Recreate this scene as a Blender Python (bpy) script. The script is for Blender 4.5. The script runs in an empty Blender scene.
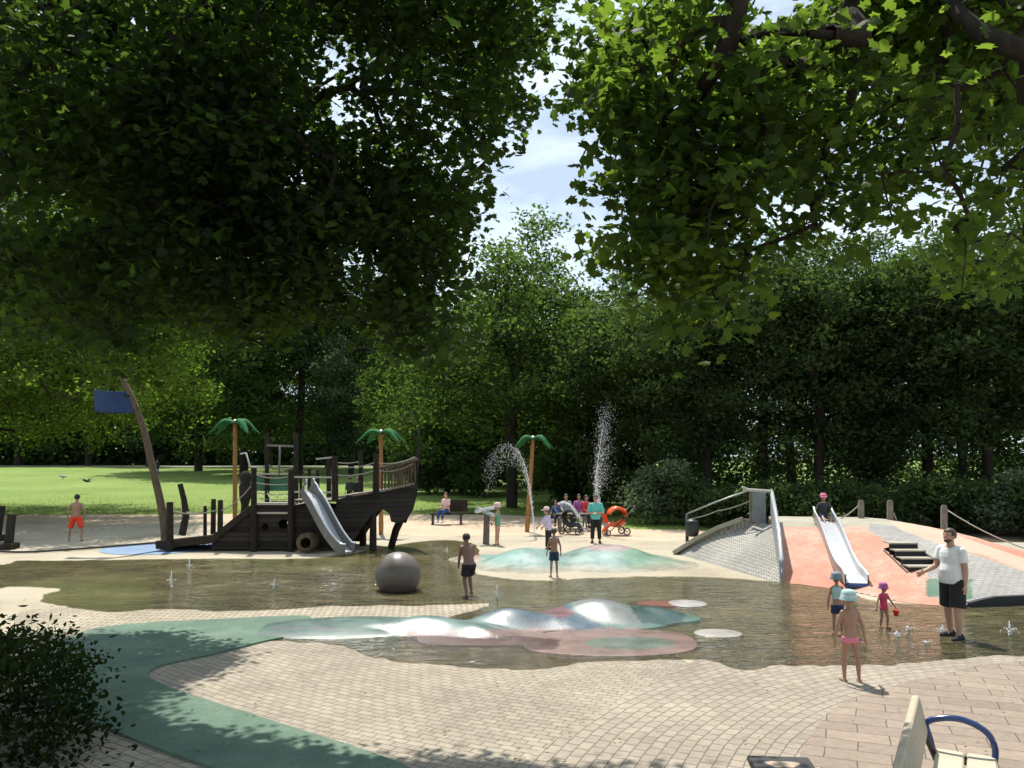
import bpy, bmesh, math, random
import numpy as np
from mathutils import Vector, Matrix
from mathutils.geometry import delaunay_2d_cdt
from math import sin, cos, pi, radians as R, atan2, sqrt, tan

rng = np.random.default_rng(11)
random.seed(5)
SC = bpy.context.scene
COL = SC.collection
# ------------------------------------------------------------------ camera maths
F, H, PITCH = 835.0, 2.95, math.atan(71 / 835)
CP, SP = cos(PITCH), sin(PITCH)

def ray(px, py):
    a, b = px - 512, 384 - py
    return Vector((a, F * CP - b * SP, F * SP + b * CP))

def G(px, py, z=0.0):
    r = ray(px, py)
    t = (z - H) / r.z
    return Vector((r.x * t, r.y * t, z))

def W(px, py, Y):
    r = ray(px, py)
    t = Y / r.y
    return Vector((r.x * t, Y, H + r.z * t))

def project(P):
    x, y, z = P[..., 0], P[..., 1], P[..., 2] - H
    d = y * CP + z * SP
    u = z * CP - y * SP
    d = np.where(d < .05, .05, d)
    return 512 + F * x / d, 384 - F * u / d, d

SUN = Vector((-.12, .50, 1.0)).normalized()      # towards the sun

# ------------------------------------------------------------------ materials
MATS = {}
def nt(name):
    m = bpy.data.materials.new(name); m.use_nodes = True
    n = m.node_tree; n.nodes.clear()
    o = n.nodes.new('ShaderNodeOutputMaterial')
    return m, n, o

class NB:
    def __init__(s, name):
        s.m, s.t, s.o = nt(name); MATS[name] = s.m
    def n(s, typ, **kw):
        x = s.t.nodes.new('ShaderNode' + typ)
        for k, v in kw.items():
            if hasattr(x, k) and k not in ('Scale',): setattr(x, k, v)
            else: x.inputs[k].default_value = v
        return x
    def l(s, a, b): s.t.links.new(a, b)
    def noise(s, vec, scale, detail=4, rough=.6, dist=0):
        x = s.t.nodes.new('ShaderNodeTexNoise')
        x.inputs['Scale'].default_value = scale; x.inputs['Detail'].default_value = detail
        x.inputs['Roughness'].default_value = rough; x.inputs['Distortion'].default_value = dist
        if vec is not None: s.l(vec, x.inputs['Vector'])
        return x.outputs['Fac']
    def ramp(s, fac, *stops):
        x = s.t.nodes.new('ShaderNodeValToRGB'); e = x.color_ramp.elements
        while len(e) < len(stops): e.new(.5)
        for i, (p, c) in enumerate(stops):
            e[i].position = p; e[i].color = (*c, 1) if len(c) == 3 else c
        s.l(fac, x.inputs[0]); return x.outputs[0]
    def mix(s, a, b, fac, mode='MIX'):
        x = s.t.nodes.new('ShaderNodeMix'); x.data_type = 'RGBA'; x.blend_type = mode
        for sock, v in ((x.inputs[0], fac), (x.inputs[6], a), (x.inputs[7], b)):
            if hasattr(v, 'links'): s.l(v, sock)
            elif isinstance(v, (int, float)): sock.default_value = v
            else: sock.default_value = (*v, 1)
        return x.outputs[2]
    def math(s, op, a, b=0.0, c=0.0):
        x = s.t.nodes.new('ShaderNodeMath'); x.operation = op
        for i, v in enumerate((a, b, c)):
            if hasattr(v, 'links'): s.l(v, x.inputs[i])
            else: x.inputs[i].default_value = v
        return x.outputs[0]
    def bump(s, h, strength=.3, dist=.01):
        x = s.t.nodes.new('ShaderNodeBump'); x.inputs['Strength'].default_value = strength
        x.inputs['Distance'].default_value = dist; s.l(h, x.inputs['Height']); return x.outputs[0]
    def pos(s): return s.t.nodes.new('ShaderNodeNewGeometry').outputs['Position']
    def obj(s): return s.t.nodes.new('ShaderNodeTexCoord').outputs['Object']
    def scale(s, v, sc, rot=0.0):
        x = s.t.nodes.new('ShaderNodeMapping'); x.inputs['Scale'].default_value = sc
        x.inputs['Rotation'].default_value = (0, 0, rot); s.l(v, x.inputs[0]); return x.outputs[0]
    def pbsdf(s, col, rough=.6, normal=None, spec=.5, metal=0.0, **kw):
        x = s.t.nodes.new('ShaderNodeBsdfPrincipled')
        if hasattr(col, 'links'): s.l(col, x.inputs['Base Color'])
        else: x.inputs['Base Color'].default_value = (*col, 1)
        if hasattr(rough, 'links'): s.l(rough, x.inputs['Roughness'])
        else: x.inputs['Roughness'].default_value = rough
        x.inputs['Specular IOR Level'].default_value = spec
        x.inputs['Metallic'].default_value = metal
        for k, v in kw.items(): x.inputs[k].default_value = v
        if normal is not None: s.l(normal, x.inputs['Normal'])
        return x.outputs[0]
    def out(s, sh): s.l(sh, s.o.inputs['Surface']); return s.m

def simple(name, col, rough=.6, var=.25, scale=6, metal=0.0, spec=.5, bump=.15, bscale=40, coords='obj', **kw):
    b = NB(name)
    v = b.obj() if coords == 'obj' else b.pos()
    f = b.noise(v, scale, 5)
    c = b.ramp(f, (.25, tuple(x * (1 - var) for x in col)), (.75, tuple(min(1, x * (1 + var)) for x in col)))
    h = b.noise(v, bscale, 4)
    b.out(b.pbsdf(c, rough, b.bump(h, bump, .01), spec, metal, **kw))
    return b.m

def brick_mat(name, center, bw, bh, c1, c2, mortar, mort=.008, offset=.5, R0=None, stain=(.75, 1.1), rot=None):
    b = NB(name); p = b.pos()
    if center is not None:
        s = b.t.nodes.new('ShaderNodeVectorMath'); s.operation = 'SUBTRACT'; b.l(p, s.inputs[0]); s.inputs[1].default_value = (*center, 0)
        x = b.t.nodes.new('ShaderNodeSeparateXYZ'); b.l(s.outputs[0], x.inputs[0])
        rr = b.math('SQRT', b.math('ADD', b.math('MULTIPLY', x.outputs[0], x.outputs[0]), b.math('MULTIPLY', x.outputs[1], x.outputs[1])))
        th = b.math('MULTIPLY', b.math('ARCTAN2', x.outputs[0], x.outputs[1]), R0)
        c = b.t.nodes.new('ShaderNodeCombineXYZ'); b.l(th, c.inputs[0]); b.l(rr, c.inputs[1]); uv = c.outputs[0]
    else:
        uv = b.scale(p, (1, 1, 1), rot or 0)
    # a little waviness so that courses are never perfectly straight
    nv = b.t.nodes.new('ShaderNodeTexNoise'); nv.inputs['Scale'].default_value = 1.3; nv.inputs['Detail'].default_value = 3; b.l(p, nv.inputs['Vector'])
    a = b.t.nodes.new('ShaderNodeVectorMath'); a.operation = 'MULTIPLY_ADD'; b.l(nv.outputs['Color'], a.inputs[0]); a.inputs[1].default_value = (.06, .05, 0); b.l(uv, a.inputs[2])
    br = b.t.nodes.new('ShaderNodeTexBrick'); b.l(a.outputs[0], br.inputs['Vector'])
    br.offset = offset
    br.inputs['Scale'].default_value = 1; br.inputs['Brick Width'].default_value = bw; br.inputs['Row Height'].default_value = bh
    br.inputs['Mortar Size'].default_value = mort; br.inputs['Mortar Smooth'].default_value = .3
    br.inputs['Color1'].default_value = (*c1, 1); br.inputs['Color2'].default_value = (*c2, 1); br.inputs['Mortar'].default_value = (*mortar, 1)
    br.inputs['Bias'].default_value = -.1
    st = b.ramp(b.noise(p, .55, 6, .65), (.3, (stain[0],) * 3), (.7, (stain[1],) * 3))
    st2 = b.ramp(b.noise(p, 9, 5, .7), (.3, (.82,) * 3), (.7, (1.1,) * 3))
    col = b.mix(br.outputs['Color'], st, 1, 'MULTIPLY'); col = b.mix(col, st2, 1, 'MULTIPLY')
    h = b.math('ADD', b.math('MULTIPLY', br.outputs['Fac'], -1.0), b.math('MULTIPLY', b.noise(p, 60, 3), .25))
    b.out(b.pbsdf(col, .85, b.bump(h, .5, .008), .3))
    return b.m

brick_mat('bricks', (8.5, 26.4), .205, .112, (.40, .345, .265), (.325, .275, .21), (.17, .15, .12), R0=20.0)
brick_mat('bricks_fan', (7.6, 5.8), .15, .135, (.395, .335, .26), (.325, .28, .22), (.18, .155, .125), R0=5.0)
brick_mat('bricks_band', None, .12, .24, (.44, .38, .28), (.35, .30, .22), (.16, .14, .10), mort=.012, rot=R(8))
brick_mat('slabs', None, .62, .30, (.34, .27, .21), (.265, .21, .165), (.11, .09, .075), mort=.007, rot=R(22), stain=(.8, 1.08))
brick_mat('cobbles', None, .11, .11, (.42, .40, .355), (.345, .33, .295), (.19, .18, .15), mort=.014, rot=R(15))
brick_mat('grey_setts', None, .2, .1, (.39, .375, .34), (.32, .31, .285), (.19, .18, .165), mort=.008, rot=R(-8))

def ground_mat(name, cols, scale=.35, fine=12, rough=.95, bump=.3, spec=.2):
    b = NB(name); p = b.pos()
    f = b.math('ADD', b.math('MULTIPLY', b.noise(p, scale, 7, .65), .65), b.math('MULTIPLY', b.noise(p, fine, 5, .7), .35))
    c = b.ramp(f, (.33, cols[0]), (.5, cols[1]), (.66, cols[2]))
    b.out(b.pbsdf(c, rough, b.bump(b.noise(p, fine * 4, 5, .7), bump, .02), spec)); return b.m
ground_mat('dry_concrete', [(.27, .225, .16), (.40, .35, .26), (.46, .41, .31)])
ground_mat('sand', [(.40, .30, .20), (.50, .385, .27), (.54, .43, .32)], .5, 6, bump=.6)
ground_mat('soil', [(.035, .028, .018), (.055, .045, .03), (.08, .07, .045)], .6, 8, bump=.8)
ground_mat('asphalt_path', [(.20, .19, .17), (.27, .26, .24), (.33, .32, .29)])
ground_mat('lawn', [(.12, .18, .035), (.17, .24, .055), (.21, .28, .08)], .12, 5, bump=.9)
ground_mat('rubber_green', [(.075, .13, .095), (.115, .18, .13), (.18, .24, .18)], 1.1, 22, .8, .3)
ground_mat('rubber_blue', [(.15, .22, .33), (.20, .28, .40), (.26, .34, .45)], .8, 30, .8, .3)
ground_mat('rubber_orange', [(.42, .165, .11), (.50, .24, .165), (.55, .38, .30)], .7, 9, .7, .3)
ground_mat('rubber_peach', [(.42, .31, .23), (.47, .36, .275), (.52, .38, .27)], .6, 25, .8, .3)
ground_mat('concrete_kerb', [(.28, .25, .19), (.36, .33, .26), (.42, .39, .31)], 1.2, 20)

def leaf_mat(name, c_dark, c_light, trans, tw=.42, gloss=.35):
    b = NB(name)
    at = b.t.nodes.new('ShaderNodeAttribute'); at.attribute_name = 'tint'
    c = b.ramp(at.outputs['Fac'], (0, c_dark), (1, c_light))
    t = b.mix(c, trans, 1, 'MULTIPLY')
    if gloss > .62: d_ = b.t.nodes.new('ShaderNodeBsdfDiffuse'); b.l(c, d_.inputs[0]); pr = d_.outputs[0]
    else: pr = b.pbsdf(c, gloss, None, .12)
    tr = b.t.nodes.new('ShaderNodeBsdfTranslucent'); b.l(t, tr.inputs[0])
    mx = b.t.nodes.new('ShaderNodeMixShader'); mx.inputs[0].default_value = tw
    b.l(pr, mx.inputs[1]); b.l(tr.outputs[0], mx.inputs[2]); b.out(mx.outputs[0]); return b.m
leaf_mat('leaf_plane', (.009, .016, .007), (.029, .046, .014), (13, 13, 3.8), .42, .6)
leaf_mat('leaf_shade', (.006, .011, .005), (.021, .034, .010), (11, 12, 4.0), .36, .6)  # darker copy of leaf_plane, the left crown's shade put into its colour
leaf_mat('leaf_bush', (.008, .014, .006), (.024, .038, .012), (3.5, 3.6, 1.6), .35, .65)
leaf_mat('leaf_dark', (.022, .038, .017), (.068, .102, .040), (3.2, 3.4, 1.6), .32, .65)
leaf_mat('leaf_mid', (.019, .036, .013), (.060, .092, .030), (3.4, 3.6, 1.6), .38, .65)
leaf_mat('leaf_bright', (.030, .054, .015), (.100, .145, .034), (3.6, 3.8, 1.6), .42, .65)
leaf_mat('leaf_grey', (.024, .040, .022), (.075, .10, .055), (2.4, 2.6, 1.7), .33, .65)
leaf_mat('grass_blade', (.09, .14, .03), (.16, .22, .06), (2.4, 2.4, 1.2), .3, .8)

def bark_mat(name, a, c):
    b = NB(name); v = b.scale(b.obj(), (9, 9, 2.2))
    f = b.noise(v, 1.6, 7, .7); b.out(b.pbsdf(b.ramp(f, (.3, a), (.7, c)), .9, b.bump(f, .8, .03), .2)); return b.m
bark_mat('bark', (.018, .014, .011), (.058, .046, .035))
bark_mat('old_timber', (.016, .013, .010), (.054, .043, .034))
bark_mat('timber_grey', (.12, .105, .085), (.27, .24, .20))
bark_mat('timber_mast', (.07, .05, .03), (.17, .13, .085))
bark_mat('bamboo', (.22, .10, .035), (.42, .23, .09))
def plank_mat(name, a, c, gap=.145, axis='z'):
    b = NB(name); o = b.obj(); x = b.t.nodes.new('ShaderNodeSeparateXYZ'); b.l(o, x.inputs[0])
    k = {'x': 0, 'y': 1, 'z': 2}[axis]
    m = b.math('FRACT', b.math('DIVIDE', x.outputs[k], gap))
    g = b.math('LESS_THAN', m, .09)
    row = b.math('FLOOR', b.math('DIVIDE', x.outputs[k], gap))
    wn = b.t.nodes.new('ShaderNodeTexWhiteNoise'); wn.noise_dimensions = '1D'; b.l(row, wn.inputs['W'])
    f = b.noise(b.scale(o, (1.2, 3, 14)), 2.2, 7, .7)
    f2 = b.math('ADD', b.math('MULTIPLY', f, .7), b.math('MULTIPLY', wn.outputs[0], .3))
    c_ = b.ramp(f2, (.3, a), (.7, c)); c_ = b.mix(c_, (.008, .007, .006), g)
    h = b.math('SUBTRACT', b.math('MULTIPLY', f, .4), g)
    b.out(b.pbsdf(c_, .8, b.bump(h, .8, .02), .25)); return b.m
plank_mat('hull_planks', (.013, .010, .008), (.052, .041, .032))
plank_mat('deck_planks', (.16, .13, .10), (.30, .26, .20), .12, 'y')
plank_mat('bench_planks', (.42, .36, .26), (.58, .51, .39), .5, 'z')
simple('steel', (.72, .74, .77), .3, .12, 5, metal=.45, bump=.2)
simple('steel_shaded', (.20, .19, .175), .5, .25, 7, metal=.5, bump=.15)  # steel_dull darkened, shade on the ship slide walls put into the colour
simple('steel_dull', (.42, .42, .41), .45, .2, 7, metal=.6, bump=.1)
simple('grey_panel', (.30, .32, .33), .5, .15, 4, bump=.1)
simple('dark_metal', (.025, .027, .03), .45, .2, 9)
simple('blue_paint', (.018, .045, .16), .22, .15, 9, spec=.6, bump=.03)
simple('green_sheet', (.02, .12, .035), .8, .25, 5, bump=.1, spec=.2)
simple('green_net', (.06, .20, .11), .7, .2, 5, bump=.1)
simple('flag_blue', (.012, .038, .12), .75, .2, 3, bump=.2)
simple('orange_plastic', (.75, .12, .035), .35, .1, 3)
simple('red_plastic', (.72, .05, .02), .35, .1, 3)
simple('rope', (.30, .27, .22), .9, .2, 20)
simple('dark_rope', (.05, .045, .04), .9, .2, 20)
simple('rail_light', (.50, .46, .38), .7, .2, 12)
simple('bin_dark', (.035, .032, .028), .5, .2, 9)
simple('riser_black', (.012, .012, .013), .7, .2, 9)
simple('skin_fair', (.50, .29, .20), .5, .08, 10, bump=.03, **{'Subsurface Weight': .08})
simple('skin_tan', (.36, .20, .13), .5, .08, 10, bump=.03)
simple('skin_dark', (.21, .115, .075), .5, .08, 10, bump=.03)
simple('hair_dark', (.014, .011, .009), .55, .4, 25, bump=.5)
simple('hair_brown', (.06, .038, .022), .55, .4, 25, bump=.5)
for nm, c in dict(red=(.80, .055, .02), black=(.012, .012, .014), navy=(.02, .035, .085), pink=(.72, .20, .30), hotpink=(.62, .06, .14), white=(.78, .78, .76),
                  grey=(.34, .35, .38), teal=(.13, .50, .45), hatteal=(.42, .58, .56), palepink=(.75, .50, .48), greensuit=(.12, .33, .20), hatgrey=(.20, .25, .28),
                  bluejean=(.03, .07, .22), crimson=(.50, .03, .04), darkgrey=(.04, .045, .05), purple=(.40, .10, .30), lilac=(.62, .52, .66)).items():
    simple('cloth_' + nm, c, .85, .12, 8, bump=.25, bscale=14)

def granite():
    b = NB('granite'); o = b.obj()
    c = b.ramp(b.noise(o, 45, 6, .8), (.3, (.08, .062, .05)), (.7, (.21, .17, .14)))
    r = b.ramp(b.noise(o, 2, 3), (.4, (.3,) * 3), (.6, (.6,) * 3))
    b.out(b.pbsdf(c, r, None, .6)); return b.m
granite()

def water():
    b = NB('pool_water'); p = b.pos()
    n0 = b.noise(b.scale(p, (1, 1.8, 1)), .9, 3, .5, 1.2); n1 = b.noise(b.scale(p, (1, 2.2, 1)), 2.4, 3, .5, 1.0); n2 = b.noise(b.scale(p, (1, 2.0, 1)), 8, 2, .5, .5)
    calm = b.ramp(b.noise(p, .35, 3), (.40, (.15,) * 3), (.62, (1,) * 3))
    h = b.math('ADD', b.math('MULTIPLY', n0, 1.2), b.math('ADD', b.math('MULTIPLY', n1, .9), b.math('MULTIPLY', n2, b.math('MULTIPLY', calm, .35))))
    nrm = b.bump(h, 1.0, .13)
    fr = b.t.nodes.new('ShaderNodeFresnel'); fr.inputs['IOR'].default_value = 1.33; b.l(nrm, fr.inputs['Normal'])
    tint = b.ramp(b.noise(p, .8, 7, .72), (.32, (.42, .405, .29)), (.5, (.56, .545, .41)), (.68, (.80, .76, .60)))
    tr = b.t.nodes.new('ShaderNodeBsdfTransparent'); b.l(tint, tr.inputs[0])
    gl = b.t.nodes.new('ShaderNodeBsdfGlossy'); gl.inputs['Roughness'].default_value = .03; b.l(nrm, gl.inputs['Normal'])
    df = b.t.nodes.new('ShaderNodeBsdfDiffuse'); df.inputs[0].default_value = (.085, .09, .05, 1)
    m0 = b.t.nodes.new('ShaderNodeMixShader'); m0.inputs[0].default_value = .20; b.l(tr.outputs[0], m0.inputs[1]); b.l(df.outputs[0], m0.inputs[2])
    m1 = b.t.nodes.new('ShaderNodeMixShader'); b.l(fr.outputs[0], m1.inputs[0]); b.l(m0.outputs[0], m1.inputs[1]); b.l(gl.outputs[0], m1.inputs[2])
    dry = b.ramp(b.noise(p, 1.9, 7, .72), (.655, (0, 0, 0)), (.685, (1, 1, 1)))
    t2 = b.t.nodes.new('ShaderNodeBsdfTransparent'); t2.inputs[0].default_value = (.86, .84, .78, 1)
    m2 = b.t.nodes.new('ShaderNodeMixShader'); b.l(dry, m2.inputs[0]); b.l(m1.outputs[0], m2.inputs[1]); b.l(t2.outputs[0], m2.inputs[2])
    b.out(m2.outputs[0]); return b.m
water()
def drops():
    b = NB('water_drops')
    x = b.pbsdf((.95, .96, .97), .15, None, .7, 0, **{'Transmission Weight': .15, 'IOR': 1.33}); b.out(x)
drops()
def paint_mat(name, rough):
    b = NB(name); a = b.t.nodes.new('ShaderNodeAttribute'); a.attribute_name = 'paint'
    p = b.pos(); st = b.ramp(b.noise(p, 3, 8, .75), (.3, (.68,) * 3), (.7, (1.12,) * 3))
    c = b.mix(a.outputs['Color'], st, 1, 'MULTIPLY')
    r = b.ramp(b.noise(p, 1.4, 4), (.35, (rough * .55,) * 3), (.65, (rough * 1.35,) * 3))
    b.out(b.pbsdf(c, r, b.bump(b.noise(p, 40, 4, .6), .3, .012), .5))
paint_mat('wet_rubber', .36)

# ------------------------------------------------------------------ mesh helpers
def link(o, parent=None):
    COL.objects.link(o)
    if parent is not None: o.parent = parent
    return o

def tag(o, label=None, cat=None, group=None, kind=None):
    if label: o['label'] = label
    if cat: o['category'] = cat
    if group: o['group'] = group
    if kind: o['kind'] = kind
    return o

def empty(name, loc=(0, 0, 0), rz=0.0):
    o = bpy.data.objects.new(name, None); o.location = loc; o.rotation_euler = (0, 0, rz); o.empty_display_size = .2
    COL.objects.link(o); return o

def copy_tree(o, parent=None):
    c = o.copy(); COL.objects.link(c); c.parent = parent
    for ch in [x for x in o.children]:
        copy_tree(ch, c)
    return c

def frame_of(t, ref=None):
    t = t.normalized()
    ref = ref or (Vector((0, 0, 1)) if abs(t.z) < .92 else Vector((0, 1, 0)))
    a = t.cross(ref)
    if a.length < 1e-4: a = t.cross(Vector((1, 0, 0)))
    a.normalize(); b = a.cross(t).normalized()
    return a, b

class MB:
    def __init__(s): s.v, s.f = [], []
    def add(s, vs, fs):
        n = len(s.v); s.v += [tuple(v) for v in vs]; s.f += [tuple(i + n for i in f) for f in fs]; return s
    def tube(s, pts, rad, n=8, cap=True, rnd=False, ell=None, ref=None):
        pts = [Vector(p) for p in pts]; k = len(pts)
        rad = [rad] * k if isinstance(rad, (int, float)) else list(rad)
        rings = []
        for i, p in enumerate(pts):
            t = (pts[min(i + 1, k - 1)] - pts[max(i - 1, 0)])
            a, b = frame_of(t, ref)
            rings.append((p, a, b, rad[i], t.normalized(), ell[i] if ell else 1.0))
        if rnd:
            p, a, b, r, t, e = rings[0]; pre = [(p - t * r * sin(x), a, b, r * cos(x), t, e) for x in (1.4, 1.0, .5)]
            p, a, b, r, t, e = rings[-1]; post = [(p + t * r * sin(x), a, b, r * cos(x), t, e) for x in (.5, 1.0, 1.4)]
            rings = pre + rings + post
        vs, fs = [], []
        for p, a, b, r, t, e in rings:
            for j in range(n):
                an = 2 * pi * j / n; vs.append(p + a * (r * cos(an)) + b * (r * e * sin(an)))
        m = len(rings)
        for i in range(m - 1):
            for j in range(n):
                j2 = (j + 1) % n; fs.append((i * n + j, i * n + j2, (i + 1) * n + j2, (i + 1) * n + j))
        if cap: fs.append(tuple(range(n - 1, -1, -1))); fs.append(tuple((m - 1) * n + j for j in range(n)))
        return s.add(vs, fs)
    def box(s, c, size, rz=0.0, bev=0.0, M=None):
        x, y, z = (d / 2 for d in size); c = Vector(c)
        b = min(bev, x * .9, y * .9, z * .9)
        if b <= 0:
            vs = [Vector((i * x, j * y, k * z)) for k in (-1, 1) for i, j in ((-1, -1), (1, -1), (1, 1), (-1, 1))]
            fs = [(3, 2, 1, 0), (4, 5, 6, 7), (0, 1, 5, 4), (1, 2, 6, 5), (2, 3, 7, 6), (3, 0, 4, 7)]
        else:
            vs = []; o8 = [(-x, -y + b), (-x + b, -y), (x - b, -y), (x, -y + b), (x, y - b), (x - b, y), (-x + b, y), (-x, y - b)]
            i8 = [(-x + b, -y + b)] * 2 + [(x - b, -y + b)] * 2 + [(x - b, y - b)] * 2 + [(-x + b, y - b)] * 2
            for zz, ring in ((-z, i8), (-z + b, o8), (z - b, o8), (z, i8)):
                vs += [Vector((p[0] * (.999 if ring is i8 else 1), p[1], zz)) for p in ring]
            fs = []
            for l in range(3):
                for j in range(8):
                    j2 = (j + 1) % 8; fs.append((l * 8 + j, l * 8 + j2, (l + 1) * 8 + j2, (l + 1) * 8 + j))
            fs.append((0, 7, 6, 5, 4, 3, 2, 1)); fs.append(tuple(24 + j for j in range(8)))
        Mx = M or Matrix.Rotation(rz, 3, 'Z')
        return s.add([c + Mx @ v for v in vs], fs)
    def beam(s, a, b, w, h, bev=.0, up=None):
        a, b = Vector(a), Vector(b); d = b - a; L = d.length; x = d.normalized()
        up = up or (Vector((0, 0, 1)) if abs(x.z) < .95 else Vector((0, 1, 0)))
        y = up.cross(x).normalized(); z = x.cross(y)
        M = Matrix((x, y, z)).transposed()
        return s.box((a + b) / 2, (L, w, h), bev=bev, M=M)
    def ball(s, c, r, nu=12, nv=8, M=None):
        r = (r, r, r) if isinstance(r, (int, float)) else r; c = Vector(c)
        vs = [Vector((0, 0, -r[2]))]
        for i in range(1, nv):
            a = -pi / 2 + pi * i / nv
            vs += [Vector((r[0] * cos(a) * cos(2 * pi * j / nu), r[1] * cos(a) * sin(2 * pi * j / nu), r[2] * sin(a))) for j in range(nu)]
        vs.append(Vector((0, 0, r[2]))); fs = []
        for j in range(nu): fs.append((0, 1 + (j + 1) % nu, 1 + j))
        for i in range(nv - 2):
            for j in range(nu):
                a = 1 + i * nu; fs.append((a + j, a + (j + 1) % nu, a + nu + (j + 1) % nu, a + nu + j))
        t = len(vs) - 1; a = 1 + (nv - 2) * nu
        for j in range(nu): fs.append((a + j, a + (j + 1) % nu, t))
        if M is not None: vs = [M @ v for v in vs]
        return s.add([c + v for v in vs], fs)
    def prism(s, poly, off):
        """polygon (3d points) extruded by the vector off"""
        n = len(poly); poly = [Vector(p) for p in poly]; off = Vector(off)
        vs = poly + [p + off for p in poly]
        fs = [tuple(range(n - 1, -1, -1)), tuple(range(n, 2 * n))] + [(i, (i + 1) % n, n + (i + 1) % n, n + i) for i in range(n)]
        return s.add(vs, fs)
    def strip(s, a, b):
        n = len(a); s.add(list(a) + list(b), [(i, i + 1, n + i + 1, n + i) for i in range(n - 1)]); return s
    def lathe(s, prof, c=(0, 0, 0), n=20, M=None):
        c = Vector(c); vs, fs = [], []
        for r, z in prof:
            for j in range(n):
                v = Vector((r * cos(2 * pi * j / n), r * sin(2 * pi * j / n), z)); vs.append(c + (M @ v if M is not None else v))
        for i in range(len(prof) - 1):
            for j in range(n):
                j2 = (j + 1) % n; fs.append((i * n + j, i * n + j2, (i + 1) * n + j2, (i + 1) * n + j))
        return s.add(vs, fs)
    def mesh(s, name):
        me = bpy.data.meshes.new(name); me.from_pydata(s.v, [], s.f); me.validate(); me.update(); return me
    def build(s, name, mat, parent=None, smooth=False, origin=None, fix=True):
        me = s.mesh(name)
        if fix:
            bm = bmesh.new(); bm.from_mesh(me); bmesh.ops.recalc_face_normals(bm, faces=bm.faces); bm.to_mesh(me); bm.free()
        me.materials.append(MATS[mat])
        if origin is not None: me.transform(Matrix.Translation(-Vector(origin)))
        if smooth: me.shade_smooth() if hasattr(me, 'shade_smooth') else [setattr(p, 'use_smooth', True) for p in me.polygons]
        o = bpy.data.objects.new(name, me)
        if origin is not None: o.location = origin
        if smooth == 'auto':
            try: me.set_sharp_from_angle(angle=R(40))
            except Exception: pass
        return link(o, parent)

def vnoise(x, y, seed=0, scale=1.0):
    r = np.random.default_rng(seed); out = np.zeros_like(x)
    for k in range(7):
        a, b, ph = r.normal(0, 1.6 * scale * (1.4 ** (k * .5))), r.normal(0, 1.6 * scale * (1.4 ** (k * .5))), r.uniform(0, 6.28)
        out += np.sin(a * x + b * y + ph) / (1 + .3 * k)
    return out / 3

def spline(pts, n=6, closed=True):
    pts = [Vector(p) for p in pts]; k = len(pts); out = []
    for i in range(k if closed else k - 1):
        g = (lambda j: pts[j % k]) if closed else (lambda j: pts[max(0, min(k - 1, j))])
        p0, p1, p2, p3 = g(i - 1), g(i), g(i + 1), g(i + 2)
        for t in np.linspace(0, 1, n, endpoint=False):
            t = float(t)
            out.append(.5 * ((2 * p1) + (p2 - p0) * t + (2 * p0 - 5 * p1 + 4 * p2 - p3) * t * t + (-p0 + 3 * p1 - 3 * p2 + p3) * t ** 3))
    if not closed: out.append(pts[-1])
    return out

def sheet(name, pts, z, mat, wobble=0.0, n=6, kind='structure', thick=0.0, smooth=True):
    P = spline([(p[0], p[1], z) for p in pts], n) if smooth else [Vector((p[0], p[1], z)) for p in pts]
    if wobble:
        X_a = np.array([[p.x, p.y] for p in P]); w1 = vnoise(X_a[:, 0], X_a[:, 1], 61, 2.2) + .8 * vnoise(X_a[:, 0], X_a[:, 1], 62, 6.5); w2 = vnoise(X_a[:, 0], X_a[:, 1], 63, 2.2) + .8 * vnoise(X_a[:, 0], X_a[:, 1], 64, 6.5)
        P = [Vector((p.x + wobble * w1[i], p.y + wobble * 1.6 * w2[i], z)) for i, p in enumerate(P)]
    m = MB()
    if thick:
        n_ = len(P); m.add([Vector((p.x, p.y, z - thick)) for p in P] + P, [(i, (i + 1) % n_, n_ + (i + 1) % n_, n_ + i) for i in range(n_)])
    vs_, _, fs_, *_ = delaunay_2d_cdt([Vector((p.x, p.y)) for p in P], [], [list(range(len(P)))], 1, 1e-6)
    m.add([(v.x, v.y, z) for v in vs_], [tuple(f) if (vs_[f[1]] - vs_[f[0]]).cross(vs_[f[2]] - vs_[f[0]]) > 0 else tuple(reversed(f)) for f in fs_])
    o = m.build(name, mat, fix=False)
    o['kind'] = kind
    return o

def g_ground(y):
    t = np.clip((np.asarray(y, float) - 44) / 66, 0, 1); return 1.3 * t * t * (3 - 2 * t)
def gz(y): return float(g_ground(y))

# ------------------------------------------------------------------ ground
def strip_ground(name, ys, x0, x1, z, mat, kind='structure', nx=24, near=None):
    m = MB(); xs = np.linspace(x0, x1, nx); v = []
    for j, y in enumerate(ys):
        for x in xs:
            yy = y
            if near is not None:
                y0 = near(x); yy = y0 + (y - ys[0]) * (ys[-1] - y0) / (ys[-1] - ys[0])
            v.append((x, yy, gz(yy) + z))
    f = [(j * nx + i, j * nx + i + 1, (j + 1) * nx + i + 1, (j + 1) * nx + i) for j in range(len(ys) - 1) for i in range(nx - 1)]
    m.add(v, f); o = m.build(name, mat, fix=False, smooth=True); o['kind'] = kind; return o
strip_ground('ground', [-60, -20, 0, 10, 20, 30, 40, 44] + list(np.linspace(48, 112, 17)) + [140, 200, 400, 1200], -900, 900, -.06 + .0, 'soil')
sheet('plaza', [(-45, -6), (45, -6), (45, 33), (9, 33.5), (4, 36), (1, 41), (-12, 43), (-45, 43)], -.004, 'dry_concrete', smooth=False)
def lawn_edge(x):
    k = [(-70, 41), (-30, 41.5), (-10, 42.2), (-2, 42.5), (1.5, 41), (3.4, 36), (5, 33.8), (8, 33), (14, 32.5), (70, 33)]
    return float(np.interp(x, [a for a, _ in k], [b for _, b in k])) + .25 * sin(x * 2.1) + .15 * sin(x * 5.3)
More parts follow.
